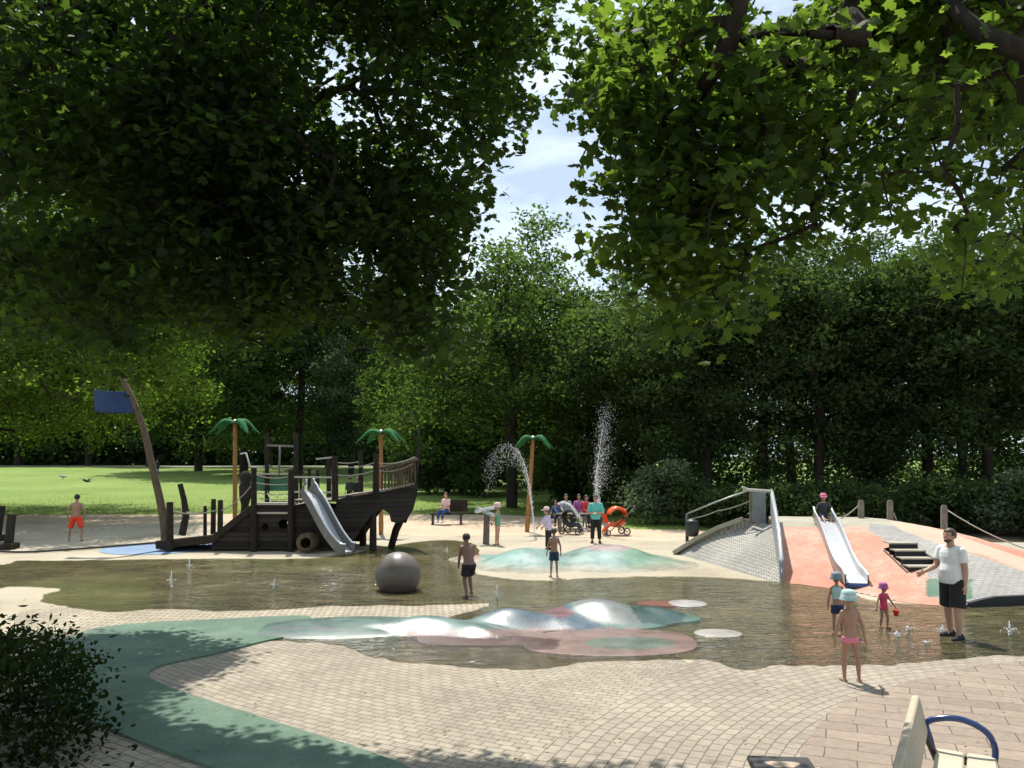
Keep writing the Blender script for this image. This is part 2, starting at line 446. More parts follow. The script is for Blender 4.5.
strip_ground('lawn', [40, 41, 42, 43, 44, 45, 46] + list(np.linspace(48, 112, 33)) + [150, 230], -110, 110, .004, 'lawn', nx=221, near=lawn_edge)
m = MB(); xs = np.linspace(-110, -8, 40)
a = [(x, 118 + 2 * sin(x * .05), gz(118) + .03) for x in xs]; b_ = [(x, 126 + 2 * sin(x * .05), gz(126) + .03) for x in xs]
m.strip(a, b_); o = m.build('path', 'asphalt_path', fix=False); o['kind'] = 'structure'
GP = lambda *l: [G(px, py) for px, py in l]
sheet('sand', [(-40, 42.6), (-30, 38), *[tuple(G(px, py)[:2]) for px, py in ((30, 522), (120, 525), (220, 523), (330, 530), (430, 537), (470, 536), (560, 536), (640, 541), (690, 540), (730, 530))], (9, 33), (4, 36.5), (0, 41.5), (-10, 42.8), (-25, 43)], 0.0, 'sand', .05)
sheet('paving_bricks', [(-9, 3), (2.4, 3), *[tuple(G(*q)[:2]) for q in ((510, 768), (590, 718), (690, 664), (650, 640), (520, 630), (380, 630), (230, 640), (150, 660))], (-9, 12)], .001, 'bricks', smooth=False)
sheet('paving_fan', [(-.6, 3), (9, 3), (18, 11), (18, 12.6), *[tuple(G(*q)[:2]) for q in ((1024, 640), (860, 640), (720, 640), (692, 662), (592, 717), (512, 767))]], .005, 'bricks_fan', smooth=False)
sheet('paving_band', GP((20, 612), (100, 606), (170, 600), (340, 602), (420, 598), (480, 600), (490, 615), (400, 626), (250, 634), (110, 640), (30, 640)), .002, 'bricks_band')
sheet('paving_slabs', [(1.6, 2.5), (2.3, 6.2), *[tuple(G(*q)[:2]) for q in ((800, 768), (812, 735), (835, 708), (880, 690), (940, 676), (1024, 662))], (12, 12.6), (20, 13), (20, 2.5)], .009, 'slabs', n=8)
gp = sheet('rubber_path', GP((310, 618), (270, 618), (230, 620), (150, 624), (95, 630), (60, 645), (40, 670), (45, 697), (95, 725), (175, 757), (270, 788), (350, 815), (480, 815), (400, 766), (300, 732), (210, 703), (152, 681), (158, 668), (215, 655), (262, 643), (300, 634)), .03, 'rubber_green', n=8, thick=.04)
sheet('blue_patch', [(-11.2 + 1.75 * cos(a), 27.0 + 1.9 * sin(a)) for a in np.linspace(0, 2 * pi, 16, endpoint=False)], .006, 'rubber_blue', smooth=True)
wm = [(-60, 566), (0, 565), (20, 561), (60, 561), (130, 560), (220, 559), (300, 559), (345, 555), (380, 548), (430, 541), (470, 543), (480, 556), (474, 572), (500, 578), (540, 581), (600, 578), (640, 577), (700, 577), (760, 581), (830, 588), (880, 602), (960, 606), (1100, 608), (1160, 650), (1024, 656), (960, 659), (900, 664), (840, 665), (790, 665), (745, 669), (700, 661), (600, 662), (545, 668), (480, 668), (410, 663), (370, 655), (335, 645), (290, 641), (258, 641), (262, 637), (320, 636), (400, 628), (470, 612), (488, 604), (420, 606), (345, 606), (240, 611), (170, 609), (110, 612), (60, 606), (40, 597), (60, 590), (10, 587), (-60, 600)]
sheet('water', [tuple(G(*q)[:2]) for q in wm], .014, 'pool_water', .05, n=16)
# ground under the tall trees
def wood_floor(name, pts): sheet(name, pts, .012, 'soil', .1)
sheet('soil_bed', [(9.5, 33.5), (13, 31), (22, 27), (60, 24), (60, 42), (20, 42), (10, 40)], .012, 'soil', .12)

# ------------------------------------------------------------------ painted humps (height fields in world space)
def inpoly(px, py, poly):
    n = len(poly); c = np.zeros(px.shape, bool); j = n - 1
    for i in range(n):
        xi, yi = poly[i]; xj, yj = poly[j]
        k = ((yi > py) != (yj > py)) & (px < (xj - xi) * (py - yi) / ((yj - yi) + 1e-9) + xi)
        c ^= k; j = i
    return c

def field(name, x0, x1, y0, y1, step, hf, cf, mat, label, cat, cut=.004):
    xs = np.arange(x0, x1, step); ys = np.arange(y0, y1, step); X, Y = np.meshgrid(xs, ys)
    Z = hf(X, Y); C = cf(X, Y, Z)
    ok = Z > cut
    nx = len(xs); f = []
    keep = ok[:-1, :-1] | ok[1:, :-1] | ok[:-1, 1:] | ok[1:, 1:]
    jj, ii = np.nonzero(keep)
    used = {}; v = []; col = []
    def vid(j, i):
        k = j * nx + i
        if k not in used:
            used[k] = len(v); z = Z[j, i]; v.append((X[j, i], Y[j, i], z if z > cut else -.01)); col.append(C[j, i])
        return used[k]
    for j, i in zip(jj, ii): f.append((vid(j, i), vid(j, i + 1), vid(j + 1, i + 1), vid(j + 1, i)))
    me = bpy.data.meshes.new(name); me.from_pydata(v, [], f); me.update()
    at = me.color_attributes.new('paint', 'FLOAT_COLOR', 'POINT')
    at.data.foreach_set('color', np.concatenate([np.array(col), np.ones((len(col), 1))], 1).astype(np.float32).ravel())
    me.shade_smooth(); me.materials.append(MATS[mat])
    o = bpy.data.objects.new(name, me); link(o); tag(o, label, cat); return o

def bump2(X, Y, c, sx, sy, h, rot=0.0, p=1.0):
    dx, dy = X - c[0], Y - c[1]; a = dx * cos(rot) + dy * sin(rot); b = -dx * sin(rot) + dy * cos(rot)
    q = (a / sx) ** 2 + (b / sy) ** 2
    return h * np.exp(-q ** p)

def at(px, py, z=0.0): g = G(px, py, z); return (g.x, g.y)
def hump_front(X, Y):
    z = np.zeros_like(X)
    for (px, py, zz, sx, sy, h, rt) in ((598, 597, .4, .95, .62, .44, -.25), (650, 608, .15, .85, .5, .22, -.45), (508, 608, .3, .70, .46, .36, .15), (556, 613, .2, .7, .42, .24, -.35),
                                        (425, 615, .25, .95, .46, .30, .05), (474, 622, .2, .7, .38, .22, -.2), (372, 622, .15, .8, .34, .17, .1), (320, 627, .1, .9, .28, .10, .1), (275, 631, 0, .8, .25, .05, .15), (540, 628, 0, .9, .3, .14, 0)):
        z = (z ** 2.6 + bump2(X, Y, at(px, py, zz), sx, sy, h * .93, rt, 1.0) ** 2.6) ** (1 / 2.6)
    pu, pv, _ = project(np.stack([X, Y, np.zeros_like(X)], -1))
    pad = np.clip(1 - (np.abs(pu - 612 + 5 * vnoise(X, Y, 55, .7)) / 90) ** 2.6 - (np.abs(pv - 643.5) / 14) ** 2.6, 0, 1) ** .6 * .05
    tail = np.clip(1 - ((pu - 345) / 105) ** 2 - ((pv - 629 + (pu - 335) * .03) / 11) ** 2, 0, 1) ** .7 * .12
    front = np.clip(1 - ((pu - 480) / 80) ** 4 - ((pv - 636) / 13) ** 4, 0, 1) ** .5 * .018
    return np.maximum.reduce([z + .02 * vnoise(X, Y, 77, 1.0) * (z > .06) - .045, pad, tail, front])
def col_front(X, Y, Z):
    pu, pv, _ = project(np.stack([X, Y, Z], -1)); n = vnoise(X, Y, 3, 1.2); n2 = vnoise(X, Y, 9, 2.5)
    C = np.zeros(X.shape + (3,)); C[:] = (.20, .33, .28)
    def put(mask, c, soft=None): C[mask] = c
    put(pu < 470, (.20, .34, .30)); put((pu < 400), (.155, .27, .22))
    put(inpoly(pu + 6 * n, pv + 3 * n, [(455, 602), (480, 590), (540, 590), (600, 622), (585, 636), (500, 625)]), (.13, .21, .27))
    put(inpoly(pu + 6 * n, pv + 2 * n2, [(345, 600), (430, 598), (460, 612), (420, 614), (400, 606)]), (.36, .15, .14))
    put(inpoly(pu + 5 * n, pv + 2 * n, [(462, 592), (535, 594), (575, 612), (560, 618), (500, 600), (470, 604)]), (.34, .15, .16))
    put(inpoly(pu + 5 * n, pv, [(530, 570), (640, 570), (620, 590), (560, 596), (520, 604)]), (.38, .30, .29))
    put(inpoly(pu + 5 * n, pv + 3 * n, [(560, 592), (615, 583), (655, 605), (640, 624), (590, 622)]), (.34, .37, .34))
    put(inpoly(pu + 5 * n, pv + 3 * n, [(620, 585), (690, 600), (680, 628), (640, 622)]), (.09, .17, .15))
    put(pv > 629 + 2 * n, (.42, .27, .22))
    put(inpoly(pu + 5 * n, pv + 2 * n, [(400, 632), (470, 634), (560, 640), (560, 650), (470, 652), (420, 642)]), (.17, .085, .065))
    put(((pu - 630) / 45) ** 2 + ((pv - 643) / 6.5) ** 2 < 1 + .15 * n, (.25, .31, .23))
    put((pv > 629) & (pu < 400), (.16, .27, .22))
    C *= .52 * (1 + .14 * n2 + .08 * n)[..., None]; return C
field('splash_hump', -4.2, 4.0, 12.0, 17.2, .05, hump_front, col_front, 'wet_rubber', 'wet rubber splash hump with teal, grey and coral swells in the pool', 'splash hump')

def hump_back(X, Y):
    z = np.zeros_like(X)
    for (px, py, zz, sx, sy, h, rt) in ((530, 552, .3, 1.1, 1.3, .42, 0), (575, 555, .2, 1.0, 1.2, .22, 0), (608, 550, .3, 1.3, 1.5, .46, 0), (650, 560, .1, 1.0, 1.0, .16, 0), (485, 556, .1, .9, .8, .14, 0)):
        z = np.maximum(z, bump2(X, Y, at(px, py, zz), sx, sy, h, rt, 1.2))
    return z - .02
def col_back(X, Y, Z):
    pu, pv, _ = project(np.stack([X, Y, Z], -1)); n = vnoise(X, Y, 5, .9)
    C = np.zeros(X.shape + (3,)); C[:] = (.23, .33, .29)
    C[pu < 525 + 8 * n] = (.20, .34, .29); C[(pu > 625 + 8 * n)] = (.20, .33, .24)
    C[pu < 478 + 8 * n] = (.40, .23, .20)
    C[(Z > .36) & (pu > 560)] = (.42, .32, .30)
    k = np.clip((Z - .01 + .03 * n) / .13, 0, 1)[..., None]; C = C * k + np.array((.38, .34, .26)) * (1 - k)
    return C * (1 + .1 * n)[..., None]
field('rear_hump', -3.0, 5.6, 20.5, 27.5, .08, hump_back, col_back, 'wet_rubber', 'pale mint rubber hump where the woman in turquoise stands behind', 'splash hump')

def disc(name, px, py, rx, ry, z, col, label, cat='rubber disc', group=None):
    c = at(px, py); x, y = c
    def hf(X, Y): return np.clip(1 - ((X - x) / rx) ** 2 - ((Y - y) / ry) ** 2, 0, 1) ** .6 * z
    def cf(X, Y, Z):
        n = vnoise(X, Y, 8, 3); C = np.zeros(X.shape + (3,)); C[:] = col; return C * (1 + .1 * n)[..., None]
    o = field(name, x - rx - .1, x + rx + .1, y - ry - .1, y + ry + .1, .04, hf, cf, 'wet_rubber', label, cat)
    if group: o['group'] = group
disc('rubber_disc', 718, 634, .42, .35, .05, (.40, .37, .33), 'pale oval rubber disc lying whole in the pool beside the coral pad', group='rubber discs in the pool')
disc('rubber_disc', 687, 604, .42, .42, .05, (.36, .33, .31), 'pale rubber disc ringed with red in the pool behind the teal swell', group='rubber discs in the pool')
disc('rubber_disc', 664, 604, .75, .45, .022, (.20, .075, .05), 'wide dark red rubber patch just under the pool water', group='rubber discs in the pool')

# ------------------------------------------------------------------ play mound with slide (right)
YR = 23.6
def y_front(x): return np.interp(x, [5.9, 6.2, 7.4, 7.8, 8.4, 9.0, 10.4, 20], [20.1, 19.75, 18.2, 17.1, 16.5, 16.6, 16.9, 18])
def z_ridge(x): return np.interp(x, [6, 7.0, 10.6, 11.4, 12.0, 13.3, 14.4, 20], [1.05, 1.08, 1.07, 1.0, .88, .46, .18, .14])
def z_foot(x): return np.interp(x, [5, 8.6, 9.4, 20], [0, 0, .15, .15])
def mound_h(X, Y):
    t = np.clip((Y - y_front(X)) / (YR - y_front(X)), 0, 1)
    s0 = .42 * t + .58 * t * t * (3 - 2 * t); kx = np.clip((X - 8.2) / 1.0, 0, 1); s = s0 * (1 - kx) + np.sin(t * pi / 2) * kx
    zf = z_foot(X); z = zf + (z_ridge(X) - zf) * s
    back = np.clip((Y - 25.6) / 3.5, 0, 1); z = z * (1 - back * back * (3 - 2 * back))
    return z + .015 * vnoise(X, Y, 21, .8) * (t > .05)
mound = empty('play_mound', (9, 21, 0))
tag(mound, 'low play mound of orange rubber and grey setts carrying the pool slide', 'play mound')
xs = np.arange(6.22, 17.5, .06); ys = np.arange(16.3, 29.3, .06)
X, Y = np.meshgrid(xs, ys); Z = mound_h(X, Y); U, V, _ = project(np.stack([X, Y, Z], -1))
nz = vnoise(X, Y, 4, 1.2)
inside = (Y >= y_front(X) - .03) & (X > 6.25 + (Y - 19.75) * .262)
ridgepath = (V < 527 + 1.0 * nz) & (U < 900) | (Y > 23.4)
peach = inpoly(U, V, [(888, 520), (905, 520), (950, 533), (1100, 585), (1100, 610), (1024, 571), (985, 556), (940, 545), (900, 530)])
green = inpoly(U + 4 * nz, V + nz, [(925, 580), (975, 580), (970, 600), (925, 597)])
setts = inpoly(U, V, [(868, 523), (893, 526), (940, 543), (1024, 572), (1100, 595), (1100, 640), (960, 606), (938, 601), (925, 572), (893, 548), (868, 530)])
cls = np.zeros(X.shape, int)             # 0 orange
cls[setts] = 1; cls[green] = 3; cls[peach] = 2; cls[ridgepath & ~setts & ~peach] = 4
names = ['orange_slope', 'sett_paving', 'peach_strip', 'green_patch', 'crest_path']; mats_ = ['rubber_orange', 'grey_setts', 'rubber_peach', 'rubber_green', 'concrete_kerb']
nx = len(xs)
rows = [(18.6, 909, 941, 573.9), (18.98, 902, 933, 565.6), (19.36, 896, 926, 557.6), (19.74, 890, 918, 550.0)]
def stair_x(y, side):
    ys_ = [r[0] for r in rows] + [20.12]; xs_ = [W(r[1 + side], r[3], r[0]).x for r in rows]; xs_.append(2 * xs_[-1] - xs_[-2]); return np.interp(y, ys_, xs_)
stair = (Y > 18.56) & (Y < 20.14) & (X > stair_x(Y, 0)) & (X < stair_x(Y, 1))
for k in range(5):
    sel = inside[:-1, :-1] & inside[1:, 1:] & (cls[:-1, :-1] == k) & ~stair[:-1, :-1]
    jj, ii = np.nonzero(sel); used = {}; v = []; f = []
    def vid(j, i):
        q = j * nx + i
        if q not in used: used[q] = len(v); v.append((X[j, i], Y[j, i], Z[j, i] + .0))
        return used[q]
    for j, i in zip(jj, ii): f.append((vid(j, i), vid(j, i + 1), vid(j + 1, i + 1), vid(j + 1, i)))
    if f:
        m = MB(); m.add(v, f); o = m.build(names[k], mats_[k], None, smooth=True, origin=(9, 21, 0), fix=False)
        o.location = (0, 0, 0); o.parent = mound
def part(m, name, mat, parent, smooth=False):
    """build with world coordinates under a thing's Empty"""
    o = m.build(name, mat, None, smooth=smooth)
    L = Vector(parent.location) if parent.parent is None else Vector((0, 0, 0))
    if parent.parent is None and parent.type == 'EMPTY': o.data.transform(Matrix.Translation(-L))
    o.parent = parent; return o
# low wall along the front right
m = MB()
pts = [(x, float(y_front(x)) - .05, 0) for x in np.arange(8.9, 17.4, .3)]
for p, q in zip(pts[:-1], pts[1:]):
    h1, h2 = .03 + float(z_foot(p[0])), .03 + float(z_foot(q[0]))
    m.prism([(p[0], p[1], -.02), (q[0], q[1], -.02), (q[0], q[1], h2), (p[0], p[1], h1)], (0, .12, 0))
part(m, 'edge_kerb', 'riser_black', mound)
# carved stair
for i, (yy, a, b, py) in enumerate(rows):
    p0, p1 = W(a, py, yy), W(b, py, yy); z1 = p0.z + .135
    nxt = rows[i + 1][0] if i < 3 else 20.16
    m = MB(); m.prism([(p0.x, yy, p0.z - .25), (p1.x, yy, p0.z - .25), (p1.x, yy, z1), (p0.x, yy, z1)], (0, .05, 0)); part(m, 'step_riser', 'riser_black', mound)  # black riser colour holds the shade of faces turned from the sun
    m = MB(); e0, e1 = float(stair_x(nxt, 0)), float(stair_x(nxt, 1)); m.prism([(p0.x, yy - .02, z1), (p1.x, yy - .02, z1), (e1, nxt, z1), (e0, nxt, z1)], (0, 0, .03)); part(m, 'step_tread', 'concrete_kerb', mound)
for side in (0, 1):
    m = MB(); yy_ = np.arange(18.58, 20.2, .15); off = -.05 if side == 0 else .0
    for ya, yb in zip(yy_[:-1], yy_[1:]):
        xa, xb = float(stair_x(ya, side)) + off, float(stair_x(yb, side)) + off; za, zb = float(mound_h(np.array(xa), np.array(ya))) + .012, float(mound_h(np.array(xb), np.array(yb))) + .012
        m.prism([(xa, ya, za - .5), (xb, yb, zb - .5), (xb, yb, zb), (xa, ya, za)], (.05, 0, 0))
    part(m, 'step_cheek', 'bin_dark', mound)

def wxy(t): return Vector((6.24 + 1.12 * t, 19.75 + 4.25 * t, 0))
# cobbled pyramid + panel wall on its right
pyr = empty('cobbled_mound', (5.8, 22, 0)); tag(pyr, 'grey cobbled sloping mound with a pale kerb, left of the orange slope', 'mound')
A_ = Vector((4.90, 25.4, -.01)); B_ = Vector((6.12, 19.7, -.01)); E_ = W(758, 522, 24.1); C_ = W(742, 520, 24.0)
m = MB(); n = 40; v = []
for j in range(n + 1):
    s = j / n
    base = A_.lerp(B_, s)
    top = C_.lerp(E_, min(1, s * 3)) if s < .34 else wxy(.9 * (1 - (s - .34) / .66)) + Vector((0, 0, 1.02 * (1 - (s - .34) / .66) ** .9))
    for i in range(n + 1):
        t = i / n; p = base.lerp(top, t); p.z += .08 * sin(pi * t) * (1 - abs(2 * s - 1)) + .006 * random.random(); v.append(p)
m.add(v, [(j * (n + 1) + i, j * (n + 1) + i + 1, (j + 1) * (n + 1) + i + 1, (j + 1) * (n + 1) + i) for j in range(n) for i in range(n)])
o = part(m, 'cobble_slope', 'cobbles', pyr, True)
m = MB()
D_ = Vector((6.4, 29, -.01)); D2 = Vector((7.9, 29, -.01)); top2 = Vector((7.0, 25.8, 1.05)); 
m.add([A_, C_, Vector((6.8, 25.6, 1.03)), D_], [(0, 3, 2, 1)]); m.add([C_, E_, Vector((7.6, 25.6, 1.03)), Vector((6.8, 25.6, 1.03))], [(0, 3, 2, 1)]); m.add([D_, Vector((6.8, 25.6, 1.03)), Vector((7.6, 25.6, 1.03)), D2], [(0, 1, 2, 3)])
part(m, 'rear_slope', 'soil', pyr)
m = MB(); kp = [A_ + Vector((-.05, -.1, .05)), A_.lerp(C_, .35) + Vector((-.05, 0, .10)), A_.lerp(C_, .7) + Vector((-.05, 0, .09)), C_ + Vector((0, 0, .02))]
for p, q in zip(kp[:-1], kp[1:]): m.beam(p, q + (q - p) * .01, .22, .13, .02)
part(m, 'kerb', 'concrete_kerb', pyr)
# climbing wall panel running back
wall = empty('panel_wall', (6.5, 21, 0)); tag(wall, 'grey boarded panel wall standing between cobbled mound and orange slope', 'panel wall')
def wxy(t): return Vector((6.24 + 1.12 * t, 19.75 + 4.25 * t, 0))
prof_t = [(0, 579), (0.02, 560), (.2, 531), (.6, 508), (1, 491)]
def zat(t, py): P = wxy(t); u = W(512, py, P.y); return u.z
tops = [(t, zat(t, py)) for t, py in prof_t]
poly = [wxy(0) + Vector((0, 0, -.02))] + [wxy(t) + Vector((0, 0, max(0, z))) for t, z in tops] + [wxy(1) + Vector((0, 0, .6))]
m = MB(); m.prism(poly, Vector((.09, -.02, 0))); part(m, 'side_panel', 'grey_panel', wall)
m = MB(); tp = [wxy(t) + Vector((.045, 0, z + .03)) for t, z in tops]
m.tube(tp, .026, 8); part(m, 'top_rail', 'steel', wall, True)
m = MB(); a, b = W(753, 521, 24), W(766, 527, 24); c_, d_ = W(766, 492, 24), W(753, 492, 24)
m.prism([a, b, c_, d_], (0, .06, 0)); part(m, 'end_panel', 'grey_panel', wall)
m = MB(); m.beam(W(751, 523, 23.9), W(751, 490, 23.9), .08, .08, .01); part(m, 'post', 'timber_grey', wall)
m = MB(); m.beam(W(743, 489.5, 23.85), W(772, 491.5, 23.85), .10, .09, .02); m.beam(W(742, 487, 23.8), W(750, 490, 23.9), .06, .06, .01); part(m, 'lintel', 'rail_light', wall)

# rope handrail with end post + bin
def rope_between(m, a, b, sag, r=.016, n=9):
    a, b = Vector(a), Vector(b)
    m.tube([a.lerp(b, t) + Vector((0, 0, -sag * 4 * t * (1 - t))) for t in np.linspace(0, 1, n)], r, 6)
hr = empty('rope_handrail', (5.35, 25.2, 0)); tag(hr, 'metal handrail with sagging lower rope climbing behind the cobbled mound', 'handrail')
p0 = W(687, 545, 25.2); p0.z = min(p0.z, .2); ptop = W(687, 514, 25.2)
m = MB(); m.tube([Vector((p0.x, p0.y, -.05)), ptop], .05, 8); part(m, 'post', 'dark_metal', hr, True)
m = MB(); m.tube([ptop, W(716, 502, 24.6), W(747, 491, 24)], .024, 8); part(m, 'rail', 'steel_dull', hr, True)
m = MB(); rope_between(m, W(688, 519, 25.2), W(717, 511, 24.6), .04); rope_between(m, W(717, 511, 24.6), W(750, 501, 24), .04); part(m, 'rope', 'rope', hr, True)
lb = empty('litter_bin', tuple(W(692, 535, 25.1))); tag(lb, 'round dark litter bin hung on the handrail post', 'litter bin')
m = MB(); c_ = W(692, 528, 25.1); m.lathe([(.001, -.24), (.16, -.24), (.19, -.1), (.19, .12), (.175, .16)], c_ + Vector((0, -.05, 0)), 18); part(m, 'bin_body', 'bin_dark', lb, True)
m = MB(); m.lathe([(.2, .15), (.2, .19), (.14, .25), (.001, .27)], c_ + Vector((0, -.05, 0)), 18); part(m, 'lid', 'dark_metal', lb, True)

# posts and ropes along the crest
posts = [(861, 522, 500, 25.2), (890, 522, 500, 25.2), (944, 531, 505, 24.0)]
lab = ['weathered round post on the mound crest nearest the slide, rope to its left side', 'weathered round post on the mound crest in the middle, between the two others', 'weathered round post at the crest end where the long rope starts']
pt = []
for (px, b, t, yy), l in zip(posts, lab):
    a, c_ = W(px, b, yy), W(px, t, yy); a.z -= .15; pt.append(c_)
    o = MB().tube([a, a.lerp(c_, .9), c_ + Vector((0, 0, 0))], [.095, .09, .06], 10).build('rope_post', 'timber_grey', None, 'auto', origin=a); tag(o, l, 'post', 'posts along the mound crest')
for a, b, sag, l in ((W(861, 503, 25.2), W(838, 520, 24.9), .05, 'short taut rope descending from crest post toward the slide'), (W(944, 508, 24), W(1060, 558, 21), .18, 'long sagging rope running off from the end crest post'),
                     (W(890, 503, 25.2), W(897, 521, 25.0), .03, 'short rope end hanging from the middle crest post')):
    m = MB(); rope_between(m, a, b, sag, .018); tag(m.build('rope', 'rope', None, True, origin=a), l, 'rope')

# ------------------------------------------------------------------ slides
def slide(name, path, width, wall, label, wm='steel_dull', flare=None):
    th = empty(name, tuple(Vector((path[0].x, path[0].y, 0)))); tag(th, label, 'slide')
    P = spline(path, 6, closed=False); k = len(P)
    L, Rr, N = [], [], []
    for i, p in enumerate(P):
        t = P[min(i + 1, k - 1)] - P[max(i - 1, 0)]; side = t.cross(Vector((0, 0, 1))).normalized(); L.append(p - side * width / 2); Rr.append(p + side * width / 2); N.append(side.cross(t).normalized())
    m = MB(); up = .02
    m.strip(L, Rr); m.strip([p - n * .03 for p, n in zip(L, N)], [p - n * .03 for p, n in zip(Rr, N)])
    o = part(m, 'chute', 'steel', th, True)
    for s_, E in ((-1, L), (1, Rr)):
        hts = [wall * (flare(i / (k - 1)) if flare else 1) for i in range(k)]
        m = MB(); top = [p + n * h for p, n, h in zip(E, N, hts)]; bot = [p - n * .06 for p, n in zip(E, N)]
        sd = [(Rr[i] - L[i]).normalized() * .025 * s_ for i in range(k)]
        m.strip(bot, top); m.strip([b + d for b, d in zip(bot, sd)], [b + d for b, d in zip(top, sd)])
        m.strip(bot, [b + d for b, d in zip(bot, sd)]); part(m, 'side_wall', wm, th, True)
        m = MB(); m.tube([p + d * .5 for p, d in zip(top, sd)], .028, 8); part(m, 'rim', 'steel', th, True)
    return th
pa = [W(823, 530, 23.4), W(826, 534, 22.9), W(833, 550, 21.5), W(841, 569, 20.0), W(847, 578, 19.3), W(854, 583.5, 18.8), W(857, 586, 18.5)]
for i, p in enumerate(pa): p.z = max(p.z, float(mound_h(np.array(p.x), np.array(p.y))) + .10)
sl = slide('mound_slide', pa, .44, .17, 'steel slide running down the orange rubber mound into the pool', flare=lambda t: 1.3 - .25 * t if t > .12 else 2.0 - 5.8 * t)
m = MB()
e = pa[-1]; m.box((e.x + .02, e.y - .02, e.z - .06), (.48, .07, .09), bev=.02, rz=-.3); part(m, 'end_lip', 'blue_paint', sl)

# ------------------------------------------------------------------ ship
ship = empty('play_ship', (-7, 27.2, 0)); tag(ship, 'dark weathered timber play ship with rope rails standing beside the pool', 'play ship')
YN, YF = 26.0, 28.2
def bow_y(px, far):      # hull planform converging towards the bow
    t = max(0.0, (px - 350) / 64.0); t = min(t, 1); k = 1.02 * t ** 1.6
    return YF - k if far else YN + k
def side_prism(poly, y, th, name, mat, far=False):
    m = MB()
    pts = [W(px, py, YN) for px, py in poly]
    pts = [Vector((p.x, bow_y(q[0], far) if y is None else y, p.z)) for p, q in zip(pts, poly)]
    m.prism(pts, (0, th, 0)); return part(m, name, mat, ship)
stern_poly = [(212, 549), (212, 536), (224, 528), (240, 516), (251, 505), (292, 505), (322, 508), (336, 508), (340, 549)]
hull_bow = [(338, 549), (336, 500), (350, 496), (365, 493.5), (380, 491), (396, 487), (413, 483), (412, 498), (408, 512), (402, 522), (396, 525), (389, 523), (387, 514), (381, 510), (372, 514), (364, 524), (355, 538), (349, 549)]
# near side of the stern with two round port holes
def holed(poly, holes, y, th, name):
    bm = bmesh.new()
    P2 = [(W(px, py, YN).x, W(px, py, YN).z) for px, py in poly]
    me = bpy.data.meshes.new('t'); 
    from mathutils.geometry import delaunay_2d_cdt
    pts = [Vector(p) for p in P2]; edges = [(i, (i + 1) % len(P2)) for i in range(len(P2))]; hs = []
    for (hx, hy, r) in holes:
        c = W(hx, hy, YN); n0 = len(pts); hs.append((c.x, c.z, r))
        for j in range(14): pts.append(Vector((c.x + r * cos(2 * pi * j / 14), c.z + r * sin(2 * pi * j / 14))))
        edges += [(n0 + j, n0 + (j + 1) % 14) for j in range(14)]
    vs, _, fs, *_ = delaunay_2d_cdt(pts, edges, [], 0, 1e-5)
    out = []
    arr = [(v.x, v.y) for v in vs]
    for f in fs:
        cx = sum(arr[i][0] for i in f) / len(f); cz = sum(arr[i][1] for i in f) / len(f)
        if any((cx - a) ** 2 + (cz - b) ** 2 < (r * .97) ** 2 for a, b, r in hs): continue
        if not inpoly(np.array([cx]), np.array([cz]), P2)[0]: continue
        out.append(f)
    m = MB(); m.add([(a, y, b) for a, b in arr], out); m.add([(a, y + th, b) for a, b in arr], out)
    def wallr(ids):
        for i, j in ids: m.add([(arr[i][0], y, arr[i][1]), (arr[j][0], y, arr[j][1]), (arr[j][0], y + th, arr[j][1]), (arr[i][0], y + th, arr[i][1])], [(0, 1, 2, 3)])
    cnt = {}
    for f in out:
        for k in range(len(f)):
            e = tuple(sorted((f[k], f[(k + 1) % len(f)]))); cnt[e] = cnt.get(e, 0) + 1
    wallr([e for e, c in cnt.items() if c == 1])
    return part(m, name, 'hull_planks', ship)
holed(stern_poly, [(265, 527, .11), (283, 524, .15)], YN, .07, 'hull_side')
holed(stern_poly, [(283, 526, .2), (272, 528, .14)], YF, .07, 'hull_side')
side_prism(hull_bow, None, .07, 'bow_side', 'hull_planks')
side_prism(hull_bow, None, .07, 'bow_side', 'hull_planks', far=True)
# lower hull opening cover / keel curve
m = MB(); m.tube([W(413, 483, 27.1), W(416, 470, 27.1), W(418, 455, 27.1), W(419, 437, 27.1), W(418, 428, 27.1)], [.12, .08, .06, .045, .04], 8); m.tube([W(413, 484, 27.1), W(409, 505, 27.1), W(403, 522, 27.1)], [.13, .12, .11], 8); part(m, 'stem_post', 'old_timber', ship, True)
# deck
def X_(px): return W(px, 500, YN).x
def Z_(py): return W(500, py, YN).z
def deck(x0, x1, z0, z1, name, y0=YN + .07, y1=YF):
    m = MB(); m.prism([(X_(x0), y0, z0), (X_(x1), y0, z1), (X_(x1), y0, z1 - .06), (X_(x0), y0, z0 - .06)], (0, y1 - y0, 0)); return part(m, name, 'deck_planks', ship)
deck(250, 292, Z_(506), Z_(506), 'stern_deck'); deck(292, 338, Z_(500), Z_(500), 'middle_deck')
m = MB(); pl = [(338, 497), (365, 493), (385, 490), (400, 486.5), (411, 484)]
a = [Vector((X_(p), bow_y(p, False) - .03, Z_(q) + .02)) for p, q in pl]; b = [Vector((X_(p), bow_y(p, True) + .08, Z_(q) + .02)) for p, q in pl]
m.strip(a, b); m.strip([p - Vector((0, 0, .07)) for p in a], [p - Vector((0, 0, .07)) for p in b]); m.strip(a, [p - Vector((0, 0, .07)) for p in a]); part(m, 'bow_deck', 'deck_planks', ship)
m = MB(); m.beam(W(253, 503.5, 25.97), W(292, 503.5, 25.97), .10, .07, .01); m.beam(W(253, 513, 25.97), W(292, 513, 25.97), .06, .06, .01); part(m, 'stern_sill', 'rail_light', ship)
